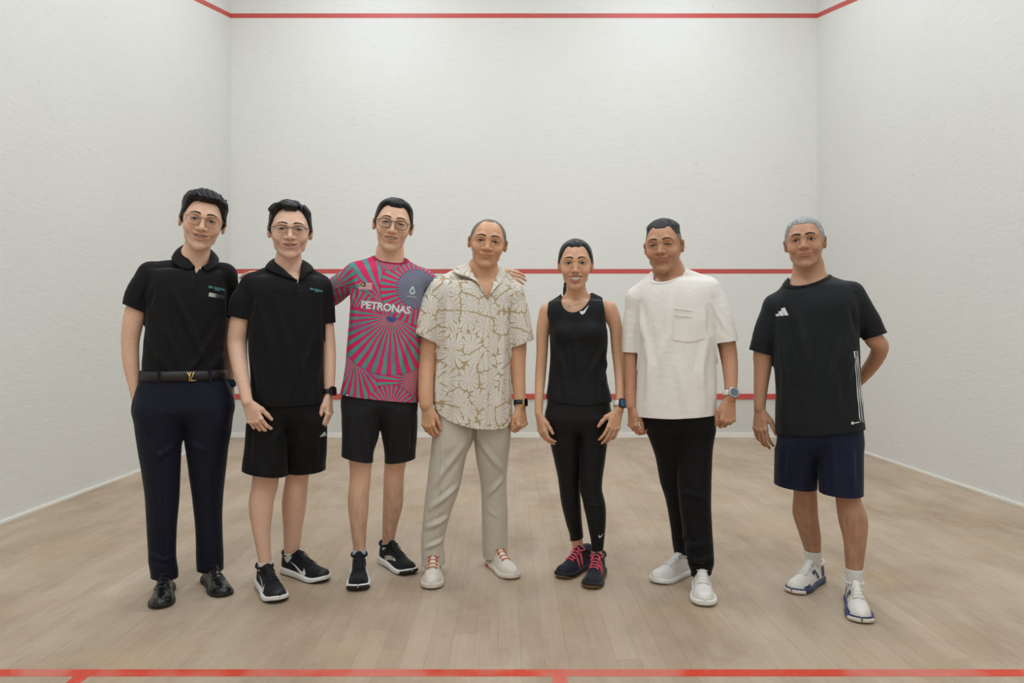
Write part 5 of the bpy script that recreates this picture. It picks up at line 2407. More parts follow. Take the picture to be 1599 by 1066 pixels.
def more_2(e):
    fr = e['fr']
    clinic_mark(e, (494.5, 452), -.16, .0105)
    placket(e, [(465, 441), (465, 448), (465, 456)], .028, M['black_fabric'])
    buttons(e, [(466, 446.5), (466, 454)], 'button')
    watch(e['person'], fr.L(514, 612, -.03), (0, .3, 1), (.6, -.8, 0), dict(band='watch_black', case='watch_black', dial='pupil', rx=.018, rz=.021, n=4, band_w=.011), .026)
    three_bars(e, (506.5, 680), .030, 'bvh_l', 'lower')


def three_bars(e, c, size, bv='bvh', par='shirt', ang=0.0):
    polys = []
    for i, (x0, h) in enumerate(((0.0, .34), (.34, .66), (.68, 1.0))):
        polys.append([(x0 * size - size * .5, -.5 * size * .7 + 0), ((x0 + .27) * size - size * .5, -.5 * size * .7), ((x0 + .27 - .30 * h + .02) * size - size * .5 + .03 * size, (h * .95 - .5) * size * .7), ((x0 - .30 * h + .03) * size - size * .5 - .04 * size, (h * .95 - .5 - .10) * size * .7)])
    return print_on('three_bar_mark', e['fr'], e[par], e[bv], M['white_print'], c, polys=polys, ang=ang, off=.002)


def more_3(e):
    fr = e['fr']
    print_on('lettering', fr, e['shirt'], e['bvh'], M['white_print'], (602.5, 480.2), txt='PETRONAS', size=.0475, ang=-.125, bold=.0014, spacing=.95, off=.0009, scale_x=1.0)
    # flag: canton, stripes, crescent and star
    w, h = .060, .032
    ang = -.04
    c = (570.5, 446)
    print_on('flag_field', fr, e['shirt'], e['bvh'], M['white_print'], c, polys=[[(-w / 2, -h / 2), (w / 2, -h / 2), (w / 2, h / 2), (-w / 2, h / 2)]], ang=ang, off=.0018)
    pol = [[(-w / 2, h / 2 - (i + 1) * h / 14), (w / 2, h / 2 - (i + 1) * h / 14), (w / 2, h / 2 - i * h / 14), (-w / 2, h / 2 - i * h / 14)] for i in range(0, 14, 2)]
    M['flag_red'] = plain('flag_red', (222, 96, 92), .7)
    M['flag_blue'] = plain('flag_blue', (36, 50, 96), .7)
    M['flag_yellow'] = plain('flag_yellow', (226, 200, 110), .7)
    print_on('flag_stripes', fr, e['shirt'], e['bvh'], M['flag_red'], c, polys=pol, ang=ang, off=.0022)
    print_on('flag_canton', fr, e['shirt'], e['bvh'], M['flag_blue'], c, polys=[[(-w / 2, -h * .07), (0, -h * .07), (0, h / 2), (-w / 2, h / 2)]], ang=ang, off=.0026)
    cres = [(-w * .33 + .009 * math.cos(a), h * .21 + .009 * math.sin(a)) for a in np.linspace(.7, 2 * math.pi - .7, 16)]
    cres += [(-w * .33 + .0028 + .0074 * math.cos(a), h * .21 + .0074 * math.sin(a)) for a in np.linspace(2 * math.pi - .9, .9, 16)]
    star = [(-w * .20 + (.0070 if k % 2 == 0 else .0035) * math.cos(k * math.pi / 7), h * .21 + (.0070 if k % 2 == 0 else .0035) * math.sin(k * math.pi / 7)) for k in range(14)]
    print_on('flag_emblem', fr, e['shirt'], e['bvh'], M['flag_yellow'], c, polys=[cres, star], ang=ang, off=.0030)
    # drop-shaped emblem on the chest
    drop = [(.012 * math.sin(a) * (1 - .55 * max(0, math.cos(a))), -.012 * -math.cos(a) * (1.0 if math.cos(a) < 0 else 2.0)) for a in np.linspace(0, 2 * math.pi, 25)[:-1]]
    M['emblem_teal'] = plain('emblem_teal', (74, 150, 140), .6)
    print_on('emblem', fr, e['shirt'], e['bvh'], M['white_print'], (644, 455), polys=[[(x * 1.15, z * 1.1) for x, z in drop]], ang=-.1, off=.0018)
    print_on('emblem', fr, e['shirt'], e['bvh'], M['emblem_teal'], (644, 455), polys=[[(x * .75, z * .72 - .001) for x, z in drop]], ang=-.1, off=.0024)
    print_on('emblem', fr, e['shirt'], e['bvh'], M['white_print'], (644, 456.5), polys=[[(.0038 * math.cos(a), .0038 * math.sin(a)) for a in np.linspace(0, 6.28, 13)[:-1]]], off=.0028)
    print_on('emblem', fr, e['shirt'], e['bvh'], M['white_print'], (643.5, 463), txt='PETRONAS', size=.009, ang=-.1)
    # maker's tag at the hem
    V, Q, T = disc(on_cloth(e, 541.5, 617, .001), .010, .001)
    obj('hem_tag', mesh_from(V, [Q, T], False), M['watch_black'], e['shirt'])
    V, Q, T = disc(on_cloth(e, 541.5, 617, .0022), .0045, .0005)
    obj('hem_tag', mesh_from(V, [Q, T], False), M['white_print'], e['shirt'])


def more_4(e):
    fr = e['fr']
    placket(e, [(761.5, 470), (760, 520), (758.5, 580), (757, 640), (756.5, 664)], .032, M['floral'])
    buttons(e, [(761, 486), (760, 530), (758.5, 574), (757.5, 618)], 'cream_button')
    watch(e['person'], fr.L(812, 629, -.04), (.02, .3, 1), (.75, -.65, .1), dict(band='watch_black', case='gold', dial='pupil', rx=.016, rz=.020, n=4, band_w=.011), .030)
    h = e['hands'][0].fingers()['ring']
    ring_band(e['person'], h[0][0], h[0][1], .0088, 'gold')


def more_5(e):
    fr = e['fr']
    sw = [((x - .5) * .052, (y - .3) * .062) for x, y in SWOOSH]
    print_on('swoosh', fr, e['shirt'], e['bvh'], M['white_print'], (913, 482.5), polys=[sw], ang=.42, off=.002)
    sw = [((x - .5) * .026, (y - .3) * .030) for x, y in SWOOSH]
    print_on('swoosh', fr, e['lower'], e['bvh_l'], M['white_print'], (938.5, 834), polys=[sw], ang=.30, off=.002, ly=.0)
    watch(e['person'], fr.L(967.3, 631, -.093), fr.L(968, 615, -.073) - fr.L(966.5, 640, -.10), (.5, -.85, .12), dict(band='watch_white', case='watch_black', dial='screen_blue', rx=.0185, rz=.0215, n=4, band_w=.012, fl=.9), .0245)
    # necklace: fine chain with a small flower pendant
    hd = e['hd']
    pts = []
    for px, py in ((881, 464), (884, 472), (888, 477), (896, 476), (905, 473), (914, 466)):
        c = fr.L(px, py, -.08)
        hit = e['skin_bvh'].ray_cast(Vector((c[0], -.5, c[2])), Vector((0, 1, 0)))[0]
        pts.append(np.array([c[0], (hit.y if hit is not None else c[1]) - .001, c[2]]))
    V, Q, T = tube(catmull(pts, 30), .0008, 5)
    nkl = obj('necklace', mesh_from(V, [Q, T]), M['silver'], e['person'])
    c = pts[2] + np.array([0, -.001, -.003])
    parts = [disc(c + np.array([.0055 * math.cos(a), 0, .0055 * math.sin(a)]), .0036, .0018, 10) for a in np.linspace(0, 2 * math.pi, 5, endpoint=False)]
    sub_mesh('pendant', parts, 'silver', nkl, False)


def more_6(e):
    fr = e['fr']
    # chest pocket: a stitched patch of the same cloth
    q = [(1053, 482), (1104, 488), (1103, 500), (1101, 528), (1078, 534), (1052, 531)]
    c = fr.L(1078, 508, -.11)
    P = [fr.L(px, py, -.11) for px, py in q]
    poly = [(p[0] - c[0], p[2] - c[2]) for p in P]
    o = print_on('chest_pocket', fr, e['shirt'], e['bvh'], M['white_cotton'], (1078, 508), polys=[poly], off=.0035, grid=.012)
    md = o.modifiers.new('thickness', 'SOLIDIFY')
    md.thickness = .003
    md.offset = 1
    tp = [np.array([p[0], on_cloth(e, *pp)[1] - .004, p[2]]) for p, pp in zip(P[:2], q[:2])]
    tp2 = [np.array([p[0], on_cloth(e, *pp)[1] - .004, p[2]]) for p, pp in zip([fr.L(1052.5, 492, -.11), fr.L(1103.5, 498, -.11)], [(1052.5, 492), (1103.5, 498)])]
    for pair in (tp, tp2):
        mid = on_cloth(e, 1078, (482 + 488) / 2 if pair is tp else 495, .0045)
        V, Q, T = tube(catmull([pair[0], mid, pair[1]], 12), .0016, 6)
        obj('pocket_hem', mesh_from(V, [Q, T]), M['white_cotton'], o)
    watch(e['person'], fr.L(1141, 615, -.064), fr.L(1141, 600, -.045) - fr.L(1141, 625, -.07), (.35, -.92, .1), dict(band='watch_white', case='silver', dial='dial', rx=.0225, rz=.0225, n=2.3, band_w=.012, fl=.9), .029)


def more_7(e):
    fr = e['fr']
    three_bars(e, (1221.5, 486), .052, ang=.06)
    print_on('hem_mark', fr, e['shirt'], e['bvh'], M['white_print'], (1331, 659), polys=[[(.0062 * math.cos(a), .0062 * math.sin(a)) for a in np.linspace(0, 6.28, 13)[:-1]], [(.008, -.0022), (.026, .0008), (.026, .0048), (.008, .0018)]], off=.002, ly=-.08)
    # three white stripes down the side seam
    for k in range(3):
        P = []
        for px, py in ((1337, 548), (1338, 558), (1339, 570), (1341.5, 600), (1344.5, 630), (1347.5, 655), (1350.5, 673)):
            c = fr.L(px - 1.2 + 2.6 * (k - 1) * (.8 + (py - 516) / 250), py, -.05)
            hit = e['bvh'].ray_cast(Vector((c[0], -.6, c[2])), Vector((0, 1, 0)))[0]
            if hit is None:
                hit = e['bvh'].find_nearest(Vector((c[0], -.02, c[2])))[0]
            P.append(np.array(hit) + np.array([-.0006, .0016, 0]))
        V, Q, T = tube(catmull(P, 30), .0030, 6)
        obj('side_stripe', mesh_from(V, [Q, T]), M['white_print'], e['shirt'])


def ponytail(fr, hd, parent):
    """hair gathered behind the neck, falling over the shoulder"""
    o = hd.o
    P = [hd.w((-.010, .080, .010)), hd.w((-.018, .100, -.030)), hd.w((-.034, .086, -.075)), hd.w((-.046, .055, -.118)), hd.w((-.052, .038, -.160))]
    P = catmull(P, 9)
    lo, hi = mk_box(P, .035)
    f = Field([axis(lo[i], hi[i], .003) for i in range(3)])
    rs = [.016, .018, .019, .018, .017, .0155, .0135, .011, .006]
    f.chain(P, rs, .006)
    X, Y, Z = f.xyz(tuple(slice(0, len(a)) for a in f.ax))
    f.d = (f.d + .0016 * np.sin(X * 700 + 3 * np.sin(Z * 25)) + .0012 * np.sin(Y * 620 + 2 * np.sin(Z * 31))).astype(np.float32)
    V, Q = f.nets()
    pt = obj('ponytail', mesh_from(V, [Q]), M['hair_black'], parent)
    c = P[1]
    V, Q, T = tube(np.array([c + .018 * (math.cos(a) * np.array([1, 0, 0]) + math.sin(a) * np.array([0, .3, .95])) for a in np.linspace(0, 2 * math.pi, 20, endpoint=False)]), .003, 6, True)
    obj('hair_tie', mesh_from(V, [Q]), M['watch_black'], pt)


# ------------------------------------------------------------------ the seven people, measured in the photograph
def thin(tab, d):
    return [(r[0], r[1] + d, r[2] - d) for r in tab]


SHOE_DRESS = dict(shape='dress', upper='black_leather', sole='black_sole', heel='black_sole', lace='black_cord', nlace=4, bow=False, lace_r=.0016, collar_r=.004, tongue_up=.004,
                  patches=[('toe_cap', 'black_leather', .78, .995, -.98, .98, .0012), ('eyelet_facing', 'black_leather', .34, .64, .22, .62, .0022)])
SHOE_RUN = dict(shape='runner', upper='black_knitshoe', sole='white_sole', outsole='black_sole', lace='black_cord', lace_r=.0018,
                patches=[('toe_guard', 'black_sole', .90, .995, -.85, .85, .0012)],
                decals=[('swoosh', 'white_print', [(1 - x, y * 1.2) for x, y in SWOOSH], .26, .68, .95, .50)])
SHOE_CAT = dict(shape='runner', upper='black_knitshoe', sole='white_sole', outsole='black_sole', toe_rubber='black_sole', heel='white_sole', lace='black_cord', lace_r=.0019, tongue_up=.018,
                patches=[('side_stripe', 'charcoal', .40, .58, .40, .92, .0016)],
                decals=[('side_mark', 'silver', [(0, 0), (.2, 0), (1, .8), (1, 1), (.8, 1), (0, .25)], .30, .66, .95, .55)])
SHOE_CREAM = dict(shape='court', upper='cream_knit', sole='cream_sole', heel='orange', lace='orange', lace_r=.0020, nlace=4, loopy=1.25, tongue_up=.010, wide=.98)
SHOE_PINK = dict(shape='runner', upper='dark_navy_shoe', sole='black_sole', outsole='gum', lace='hot_pink', lace_r=.0024, loopy=1.3, nlace=5,
                 patches=[('side_stripe', 'hot_pink', .38, .44, .35, .95, .0018), ('side_stripe', 'hot_pink', .50, .545, .35, .95, .0018)])
SHOE_WHITE = dict(shape='court', upper='white_leather', sole='white_sole', lace='white_cord', lace_r=.0021, wide=1.04, tongue_up=.014,
                  patches=[('toe_cap', 'white_leather', .80, .97, -.7, .7, .0012), ('eyelet_facing', 'white_leather', .36, .68, .24, .60, .0024), ('side_panel', 'white_leather', .06, .60, .55, .95, .0014)])
SHOE_BLUE = dict(shape='court', upper='white_leather', sole='navy_plastic', toe_rubber='cream_sole', lace='white_cord', lace_r=.0021, tongue_up=.016,
                 patches=[('heel_panel', 'navy_plastic', .04, .20, .45, .96, .0016), ('side_panel', 'navy_plastic', .66, .86, .80, .98, .0016)],
                 decals=[('side_mark', 'navy_plastic', [(0, 0), (.25, 0), (.45, .6), (.7, .45), (.85, 1), (.6, .9), (.4, 1.0)], .30, .52, .92, .50)])

PEOPLE = []

# --- 1: black polo tucked into navy trousers
LEG1 = [[(640, 207, 290), (670, 210, 287), (700, 215, 284), (740, 221, 282), (786, 227, 280), (830, 229, 276), (870, 231, 275), (898, 235, 279)],
        [(640, 284, 364), (670, 286, 362), (700, 289, 357), (740, 295, 352), (786, 301, 348), (830, 305, 348), (870, 306, 349), (888, 307, 349)]]
PEOPLE.append(dict(
    label='person in a tucked black polo shirt and navy trousers, hands in pockets', x=288, D=3.18, tucked=True, skin=(228, 184, 156), seed=11,
    head=dict(eye=(317, 343.5), scale=(1.10, 1.07, 1.09), roll=9, pitch=4, nose_w=1.12, mouth_w=.034, mouth_z=-.066, smile=.26, open=.010, eye_open=.72, eye_dx=.031, brow_t=.0042, jaw=1.0, ear=1.5,
              hair_front=.070, hair=dict(mat='hair_black', side=.010, top=.019, quiff=.013, lean=-.15, strand=.10, freq=620, flow=.5, top0=.03, top1=.075,
                                         spikes=[((.055, .0, .085), (.078, -.005, .108), .010), ((.064, .0, .060), (.086, -.004, .072), .009), ((.040, .01, .100), (.052, .01, .128), .010), ((.062, .02, .04), (.084, .02, .048), .008)]),
              glasses=dict(mat='glass_frame_gold', w=.0262, h=.0205, dx=.0335, z=-.0045, sq=2.4, r=.0010)),
    neck=[(304, 402, .008, 22), (302, 426, .018, 27)],
    arms=[[(234, 430, .02, 19), (214, 480, .02, 17.5), (207, 507, .02, 16.5), (203.5, 535, .02, 14.5), (205, 570, .01, 13), (211, 606, 0, 9.5), (218, 632, 0, 11), (226, 660, -.0, 12)],
          [(350, 431, .04, 18), (356, 490, .09, 14), (357, 540, .10, 12), (356, 580, .08, 10), (358, 604, .06, 8.5), (354, 632, .03, 10), (346, 656, 0, 11)]],
    top=dict(name='polo_shirt', mat='black_fabric',
             rows=[(424, 238, 346, .085), (445, 231, 352, .108), (470, 230, 353, .118), (500, 228, 354, .118), (540, 224, 350, .118), (572, 221, 351, .118), (602, 221, 351, .112)],
             trap=[[(288, 420, .02, 18), (237, 427, .02, 20)], [(322, 422, .02, 18), (349, 430, .02, 19)]],
             sleeves=[dict(chain=[(236, 430, .02, 22), (217, 460, .02, 22), (209.5, 484, .015, 20), (206, 499, .015, 20)], hem=((191, 474), (229, 490))),
                      dict(chain=[(350, 432, .04, 21), (356, 462, .07, 19), (357, 490, .09, 17), (357, 504, .09, 17)], hem=((338, 496), (378, 496)))],
             neckline=dict(l=(283, 402), r=(328, 406), f=(306, 413), v=(306, 428, 310, 406, 8)),
             collar=[(304, 416, -.078, 297, 421, -.09), (297, 408, -.060, 281, 417, -.075), (282, 389, .0, 268, 405, -.01), (290, 381, .05, 276, 395, .065), (308, 379, .066, 308, 393, .085), (324, 386, .05, 338, 400, .065), (329.5, 396, .0, 341, 410, -.01), (325, 410, -.055, 333, 419, -.075), (315, 417, -.076, 321, 423, -.09)],
             hem=[(190, 580), (240, 583), (290, 586), (340, 586), (380, 584)],
             folds=[([(262, 440), (300, 520), (330, 585)], .016, .004), ([(240, 470), (270, 540), (285, 585)], .014, .0035), ([(345, 500), (310, 560), (290, 586)], .014, .0045), ([(232, 520), (250, 560), (270, 586)], .012, .004), ([(350, 545), (325, 580)], .010, .004), ([(240, 450), (232, 480)], .010, -.004), ([(224, 440), (212, 470)], .010, .003)]),
    hips=[(566, 223, 350, .108), (590, 220, 352, .114), (612, 212, 360, .118), (636, 207, 364, .118), (655, 214, 356, .09)],
    lower=dict(name='trousers', mat='navy_wool', legs=LEG1, top=579, hem=(((232, 901), (283, 899)), ((303, 891), (353, 886))), rumple=.0016, bulges=[(228, 645, -.06, (.032, .04, .06)), (345, 645, -.06, (.03, .04, .06))],
               folds=[([(236, 700), (258, 720)], .01, .003), ([(250, 700), (252, 890)], .006, .0035), ([(330, 700), (328, 880)], .006, .0035), ([(231, 868), (255, 884), (277, 876)], .008, .005), ([(234, 884), (256, 893)], .007, -.004), ([(306, 862), (330, 872), (348, 862)], .008, .005), ([(280, 690), (240, 720)], .012, .003), ([(290, 690), (330, 710)], .012, .003)]),
    legs=[thin(LEG1[0], 4), thin(LEG1[1], 4)], feet=[((250, 952), 257), ((352, 933), 329)], shoe_len=.30, shoe=SHOE_DRESS, more=more_1))

# --- 2: black polo, black shorts
PEOPLE.append(dict(
    label='person in a loose black polo shirt, black shorts and half-rim glasses', x=450, D=3.27, skin=(230, 188, 162), seed=12,
    head=dict(eye=(453.2, 357.6), scale=(1.13, 1.08, 1.06), roll=1, nose_w=1.15, mouth_w=.0325, mouth_z=-.067, smile=.20, open=.010, eye_open=.62, eye_dx=.0315, brow_t=.0036, brow_a=.6, jaw=1.05, ear=1.0,
              hair_front=.075, temple=.006, hair=dict(mat='hair_black', side=.008, top=.016, quiff=.012, strand=.09, freq=300, flow=1.0, part=.042, lean=-.25),
              glasses=dict(mat='glass_frame_dark', w=.0245, h=.0150, dx=.0335, z=-.003, sq=3.0, r=.0013, half=True)),
    neck=[(450, 412, .008, 20), (452, 432, .018, 25)],
    arms=[[(395, 447, .02, 17), (379, 490, .02, 17), (372.5, 515, .02, 16), (370.5, 540, .02, 15.5), (375, 575, -.05, 12.5), (381, 602, -.09, 10), (386, 627, -.12, 8.5)],
          [(500, 450, .02, 13), (510, 500, .02, 10.5), (513, 540, .02, 11), (514, 575, -.01, 10), (514, 612, -.03, 8)]],
    hands=[dict(w=(386, 628, -.12), u=(.40, -.06, -.9), v=(1, -.5, .45), curl=(22, 26, 16), spread=3, scale=1.0, thumb=(-12, -6)),
           dict(w=(514, 616, -.03), u=(.0, -.12, -1), v=(-.45, -1, 0), curl=(22, 30, 20), spread=3, scale=.98, thumb=(-14, 0))],
    top=dict(name='polo_shirt', mat='black_fabric',
             rows=[(436, 398, 502, .088), (458, 390, 507, .11), (500, 389, 506, .118), (540, 388, 505, .122), (580, 390, 505, .124), (620, 392, 506, .125), (655, 394, 508, .125)],
             trap=[[(432, 427, .02, 17), (394, 444, .02, 18)], [(472, 427, .02, 16), (500, 445, .02, 17)]],
             sleeves=[dict(chain=[(395, 447, .02, 20), (380, 472, .02, 21), (375.5, 496, .015, 20), (373, 512, .015, 20)], hem=((354, 492), (397, 502))),
                      dict(chain=[(500, 449, .02, 17), (507, 476, .02, 15), (510, 502, .02, 14), (510.5, 520, .02, 14)], hem=((498, 507), (526, 503)))],
             neckline=dict(l=(428, 414), r=(473, 416), f=(458, 428), v=(465, 443, 457, 410, 15)),
             collar=[(464, 439, -.09, 461, 437, -.10), (446, 423, -.07, 434, 428, -.085), (429, 408, -.01, 415, 418, -.015), (434, 401, .045, 423, 411, .06), (450, 399, .062, 450, 411, .08), (466, 403, .045, 480, 412, .06), (471, 411, -.01, 489, 419, -.015), (470, 424, -.06, 480, 427, -.085), (467, 439, -.09, 471, 438, -.10)],
             hem=[(380, 636), (412, 635), (460, 634), (506, 629), (520, 629)],
             folds=[([(430, 470), (450, 540), (455, 630)], .018, .004), ([(400, 470), (425, 550), (430, 630)], .016, .004), ([(500, 500), (475, 570), (470, 632)], .016, .0045), ([(398, 560), (410, 630)], .012, .004), ([(500, 560), (490, 630)], .012, .003), ([(396, 462), (390, 495)], .010, -.004)]),
    hips=[(600, 396, 504, .108), (635, 388, 507, .118), (662, 390, 503, .09)],
    lower=dict(name='shorts', mat='black_shorts', legs=[[(650, 386, 452), (700, 381, 450), (733, 377, 449)], [(650, 444, 510), (700, 446, 511), (731, 449, 509)]], top=612,
               hem=(((374, 733), (452, 741)), ((446, 738), (514, 730))), bf=1.25, folds=[([(400, 660), (396, 735)], .012, .005), ([(430, 680), (425, 738)], .012, .005), ([(470, 670), (468, 735)], .012, .005), ([(495, 680), (492, 730)], .012, .004), ([(447, 665), (420, 690)], .010, .003)]),
    legs=[[(690, 394, 440), (740, 394, 436), (755, 393, 435), (789, 388, 427), (823, 393, 423), (856, 400, 423), (880, 404, 424)],
          [(690, 448, 496), (748, 445, 482), (782, 440, 479), (823, 442, 473), (856, 443, 468), (866, 444, 466)]], knee_px=[(414, 757), (463, 752)],
    feet=[((437, 943), 414), ((511, 910), 456)], shoe_len=.295, shoe=SHOE_RUN, sock=('white_sock', (877, 862)), more=more_2))

# --- 3: pink and teal jersey, arms round the neighbours' shoulders
P3 = dict(
    label='person in a pink and teal fan print jersey, arms around both neighbours', x=606, D=3.40, skin=(228, 184, 155), seed=13,
    head=dict(eye=(614, 348.3), scale=(1.09, 1.06, 1.06), roll=8.5, mouth_w=.030, mouth_z=-.067, smile=.22, open=.0125, eye_open=.45, eye_dx=.0315, brow_t=.0036, jaw=.97, ear=1.1, nose_w=1.05, cheek=1.05,
              hair_front=.068, temple=.004, hair=dict(mat='hair_black', side=.006, top=.011, quiff=.005, strand=.14, freq=340, flow=1.2),
              glasses=dict(mat='glass_frame_grey', w=.0250, h=.0185, dx=.0335, z=-.005, sq=2.9, r=.0015)),
    neck=[(609, 393, .008, 20), (608, 414, .018, 23)],
    arms=[[(553, 430, .02, 15), (520, 456, .10, 14.5), (478, 470, .16, 13), (456, 446, .11, 10), (437, 432, .06, 8.5)],
          [(660, 436, .02, 15), (690, 456, .13, 14), (718, 466, .17, 13), (752, 444, .10, 10), (771, 432, .035, 8.5)]],
    hands=[dict(w=(436, 430, .055), u=(-.95, -.25, .12), v=(0, -1, -.25), curl=(10, 22, 18), spread=3, scale=.95, thumb=(-20, 0)),
           dict(w=(772, 430, .03), u=(.80, -.62, -.05), v=(.15, .45, .9), curl=(28, 28, 18), spread=4, scale=.92, thumb=(-10, 0))],
    top=dict(name='sports_jersey', mat=None,
             rows=[(425, 556, 654, .085), (448, 548, 662, .108), (500, 545, 660, .115), (550, 541, 656, .118), (590, 536, 655, .12), (620, 529, 655, .122), (648, 524, 656, .125)],
             trap=[[(590, 413, .02, 14), (556, 425, .02, 16)], [(628, 419, .02, 14), (658, 436, .02, 17)]],
             sleeves=[dict(chain=[(555, 430, .02, 18), (537, 443, .05, 19), (521, 455, .09, 20), (506, 464, .125, 20)], hem=((508, 440), (514, 486))),
                      dict(chain=[(660, 437, .02, 18), (680, 452, .08, 18), (694, 460, .12, 18), (702, 464, .14, 18)], hem=((698, 440), (690, 486)))],
             neckline=dict(l=(586, 400), r=(632, 407), f=(609, 408)), band=('crimson', .016),
             hem=[(515, 615), (560, 621), (610, 626), (656, 630), (665, 630)],
             folds=[([(560, 460), (548, 520)], .012, .004), ([(600, 500), (575, 580), (560, 618)], .018, .004), ([(640, 500), (625, 570), (615, 625)], .018, .004), ([(546, 560), (536, 612)], .012, .005), ([(548, 440), (556, 470)], .010, -.004)]),
    hips=[(596, 540, 650, .108), (625, 534, 652, .115), (646, 540, 646, .09)],
    lower=dict(name='shorts', mat='charcoal', legs=[[(640, 534, 597), (680, 534, 591), (712, 533, 583)], [(640, 590, 652), (680, 596, 651), (714, 600, 649)]], top=608,
               hem=(((530, 710), (586, 721)), ((597, 722), (653, 713))), bf=1.25, folds=[([(552, 650), (550, 715)], .012, .004), ([(575, 670), (570, 718)], .010, .004), ([(615, 660), (612, 718)], .012, .004), ([(638, 660), (636, 714)], .010, .004)]),
    legs=[[(690, 542, 586), (744, 546, 579), (781, 543, 576), (821, 547, 573), (857, 551.5, 570.5)], [(690, 603, 643), (744, 599, 631), (781, 598, 630), (821, 597, 621), (848, 597, 615.5)]],
    knee_px=[(563, 740), (616, 738)], leg_hair=(.46, .5),
    feet=[((559, 925), 561), ((644, 899), 606)], shoe_len=.29, shoe=SHOE_CAT, sock=('blue_sock', (858, 848)), more=more_3)
P3['top']['mat'] = jersey_mat(Frame(P3['x'], P3['D']))
PEOPLE.append(P3)

# --- 4: floral shirt, beige trousers
LEG4 = [[(660, 677, 742), (690, 674, 738), (710, 672, 729), (759, 666, 718), (806, 661, 703), (852, 657, 693), (878, 658, 695)],
        [(660, 738, 798), (690, 741, 797), (713, 743, 794), (759, 750, 791), (806, 752, 793), (852, 753, 793), (868, 754, 793)]]
PEOPLE.append(dict(
    label='person in a short-sleeved white and tan flower print shirt and beige trousers', x=738, D=3.42, skin=(212, 162, 126), seed=14,
    head=dict(eye=(762, 376.5), scale=(1.08, 1.03, 1.0), roll=7, mouth_w=.034, mouth_z=-.067, smile=.20, open=0.0, eye_open=.66, eye_dx=.0325, eye_dark=.5, brow_t=.0042, brow_arch=.007, browcol=(56, 44, 36), jaw=1.0, ear=1.0, nose_w=1.2, fold=.0030,
              hair_front=.090, temple=.0, peak=.0, sideburn=-.012, scalp=((128, 112, 94), .75), hair=dict(mat='hair_brown', side=.0028, top=.0032, strand=.05, soft=.02, top0=.03, top1=.08)),
    neck=[(755, 419, .008, 21), (756, 442, .018, 27)],
    arms=[[(693, 458, .02, 20), (675, 510, .01, 18), (669, 540, .01, 16), (667, 570, 0, 14.5), (665, 607, -.06, 12), (665.5, 631, -.08, 11)],
          [(798, 460, .02, 18), (808, 530, .015, 14), (808, 560, .01, 13), (810, 600, -.02, 10.5), (812, 631, -.04, 9.5)]],
    hands=[dict(w=(666, 634, -.082), u=(.12, -.12, -1), v=(1, -.55, .1), curl=(30, 34, 20), spread=2, scale=1.0, thumb=(-16, -4)),
           dict(w=(814, 633, -.04), u=(.02, -.2, -1), v=(-.8, -.8, 0), curl=(62, 78, 45), spread=0, scale=1.02, thumb=(-18, 6))],
    top=dict(name='flower_print_shirt', mat='floral',
             rows=[(440, 692, 790, .09), (466, 684, 799, .112), (510, 684, 797, .122), (550, 682, 797, .13), (600, 677, 799, .135), (640, 676, 800, .135), (672, 677, 800, .135), (695, 678, 800, .135)],
             trap=[[(735, 428, .02, 18), (691, 453, .02, 20)], [(776, 434, .02, 17), (798, 459, .02, 19)]],
             sleeves=[dict(chain=[(692, 455, .02, 23), (673, 490, .015, 25), (662, 522, .01, 25.5), (656, 540, .01, 26)], hem=((635, 513), (687, 538))),
                      dict(chain=[(798, 461, .02, 20), (808, 494, .02, 20), (814, 530, .015, 20), (817, 550, .015, 20)], hem=((793, 545), (835, 529)))],
             neckline=dict(l=(733, 420), r=(777, 428), f=(757, 440), v=(762, 470, 757, 420, 20)), stand=.030,
             collar=[(760, 465, -.115, 752, 452, -.12), (748, 443, -.10, 742, 438, -.105), (737, 424, -.055, 716, 428, -.06), (731.5, 411, .0, 708, 424, .0), (737, 405, .05, 724, 417, .07), (754, 400, .066, 754, 414, .09), (770, 410, .05, 782, 421, .07), (775.5, 421, .0, 786, 432, .0), (774, 436, -.055, 781, 443, -.07), (768, 450, -.10, 774, 449, -.105), (763, 465, -.115, 768, 457, -.12)],
             hem=[(668, 626), (676, 633), (684, 646), (700, 656), (714, 661), (741, 668), (770, 670), (789, 669), (799, 660), (812, 640)],
             folds=[([(700, 470), (695, 540)], .014, .005), ([(720, 500), (712, 600), (708, 655)], .020, .004), ([(790, 480), (785, 560), (780, 660)], .018, .004), ([(685, 560), (680, 640)], .012, .004), ([(740, 560), (738, 660)], .016, .003)]),
    hips=[(610, 682, 797, .12), (636, 677, 799, .123), (655, 684, 792, .09)],
    lower=dict(name='trousers', mat='beige', legs=LEG4, top=632, hem=(((652, 881), (700, 878)), ((748, 870), (799, 866))), rumple=.0022,
               folds=[([(728, 690), (690, 740), (672, 770)], .014, .006), ([(716, 760), (668, 800)], .012, .006), ([(700, 810), (664, 830)], .012, .006), ([(694, 846), (662, 862)], .010, .006), ([(748, 690), (785, 740)], .014, .006), ([(790, 750), (754, 790)], .012, .006), ([(754, 800), (790, 825)], .010, .005), ([(754, 842), (790, 856)], .008, .006), ([(756, 856), (790, 848)], .006, .005), ([(740, 690), (742, 668)], .008, -.006), ([(690, 690), (684, 870)], .005, .003)]),
    legs=[thin(LEG4[0], 4), thin(LEG4[1], 4)], feet=[((674, 922), 677), ((804, 906), 773)], shoe_len=.285, shoe=SHOE_CREAM, more=more_4))

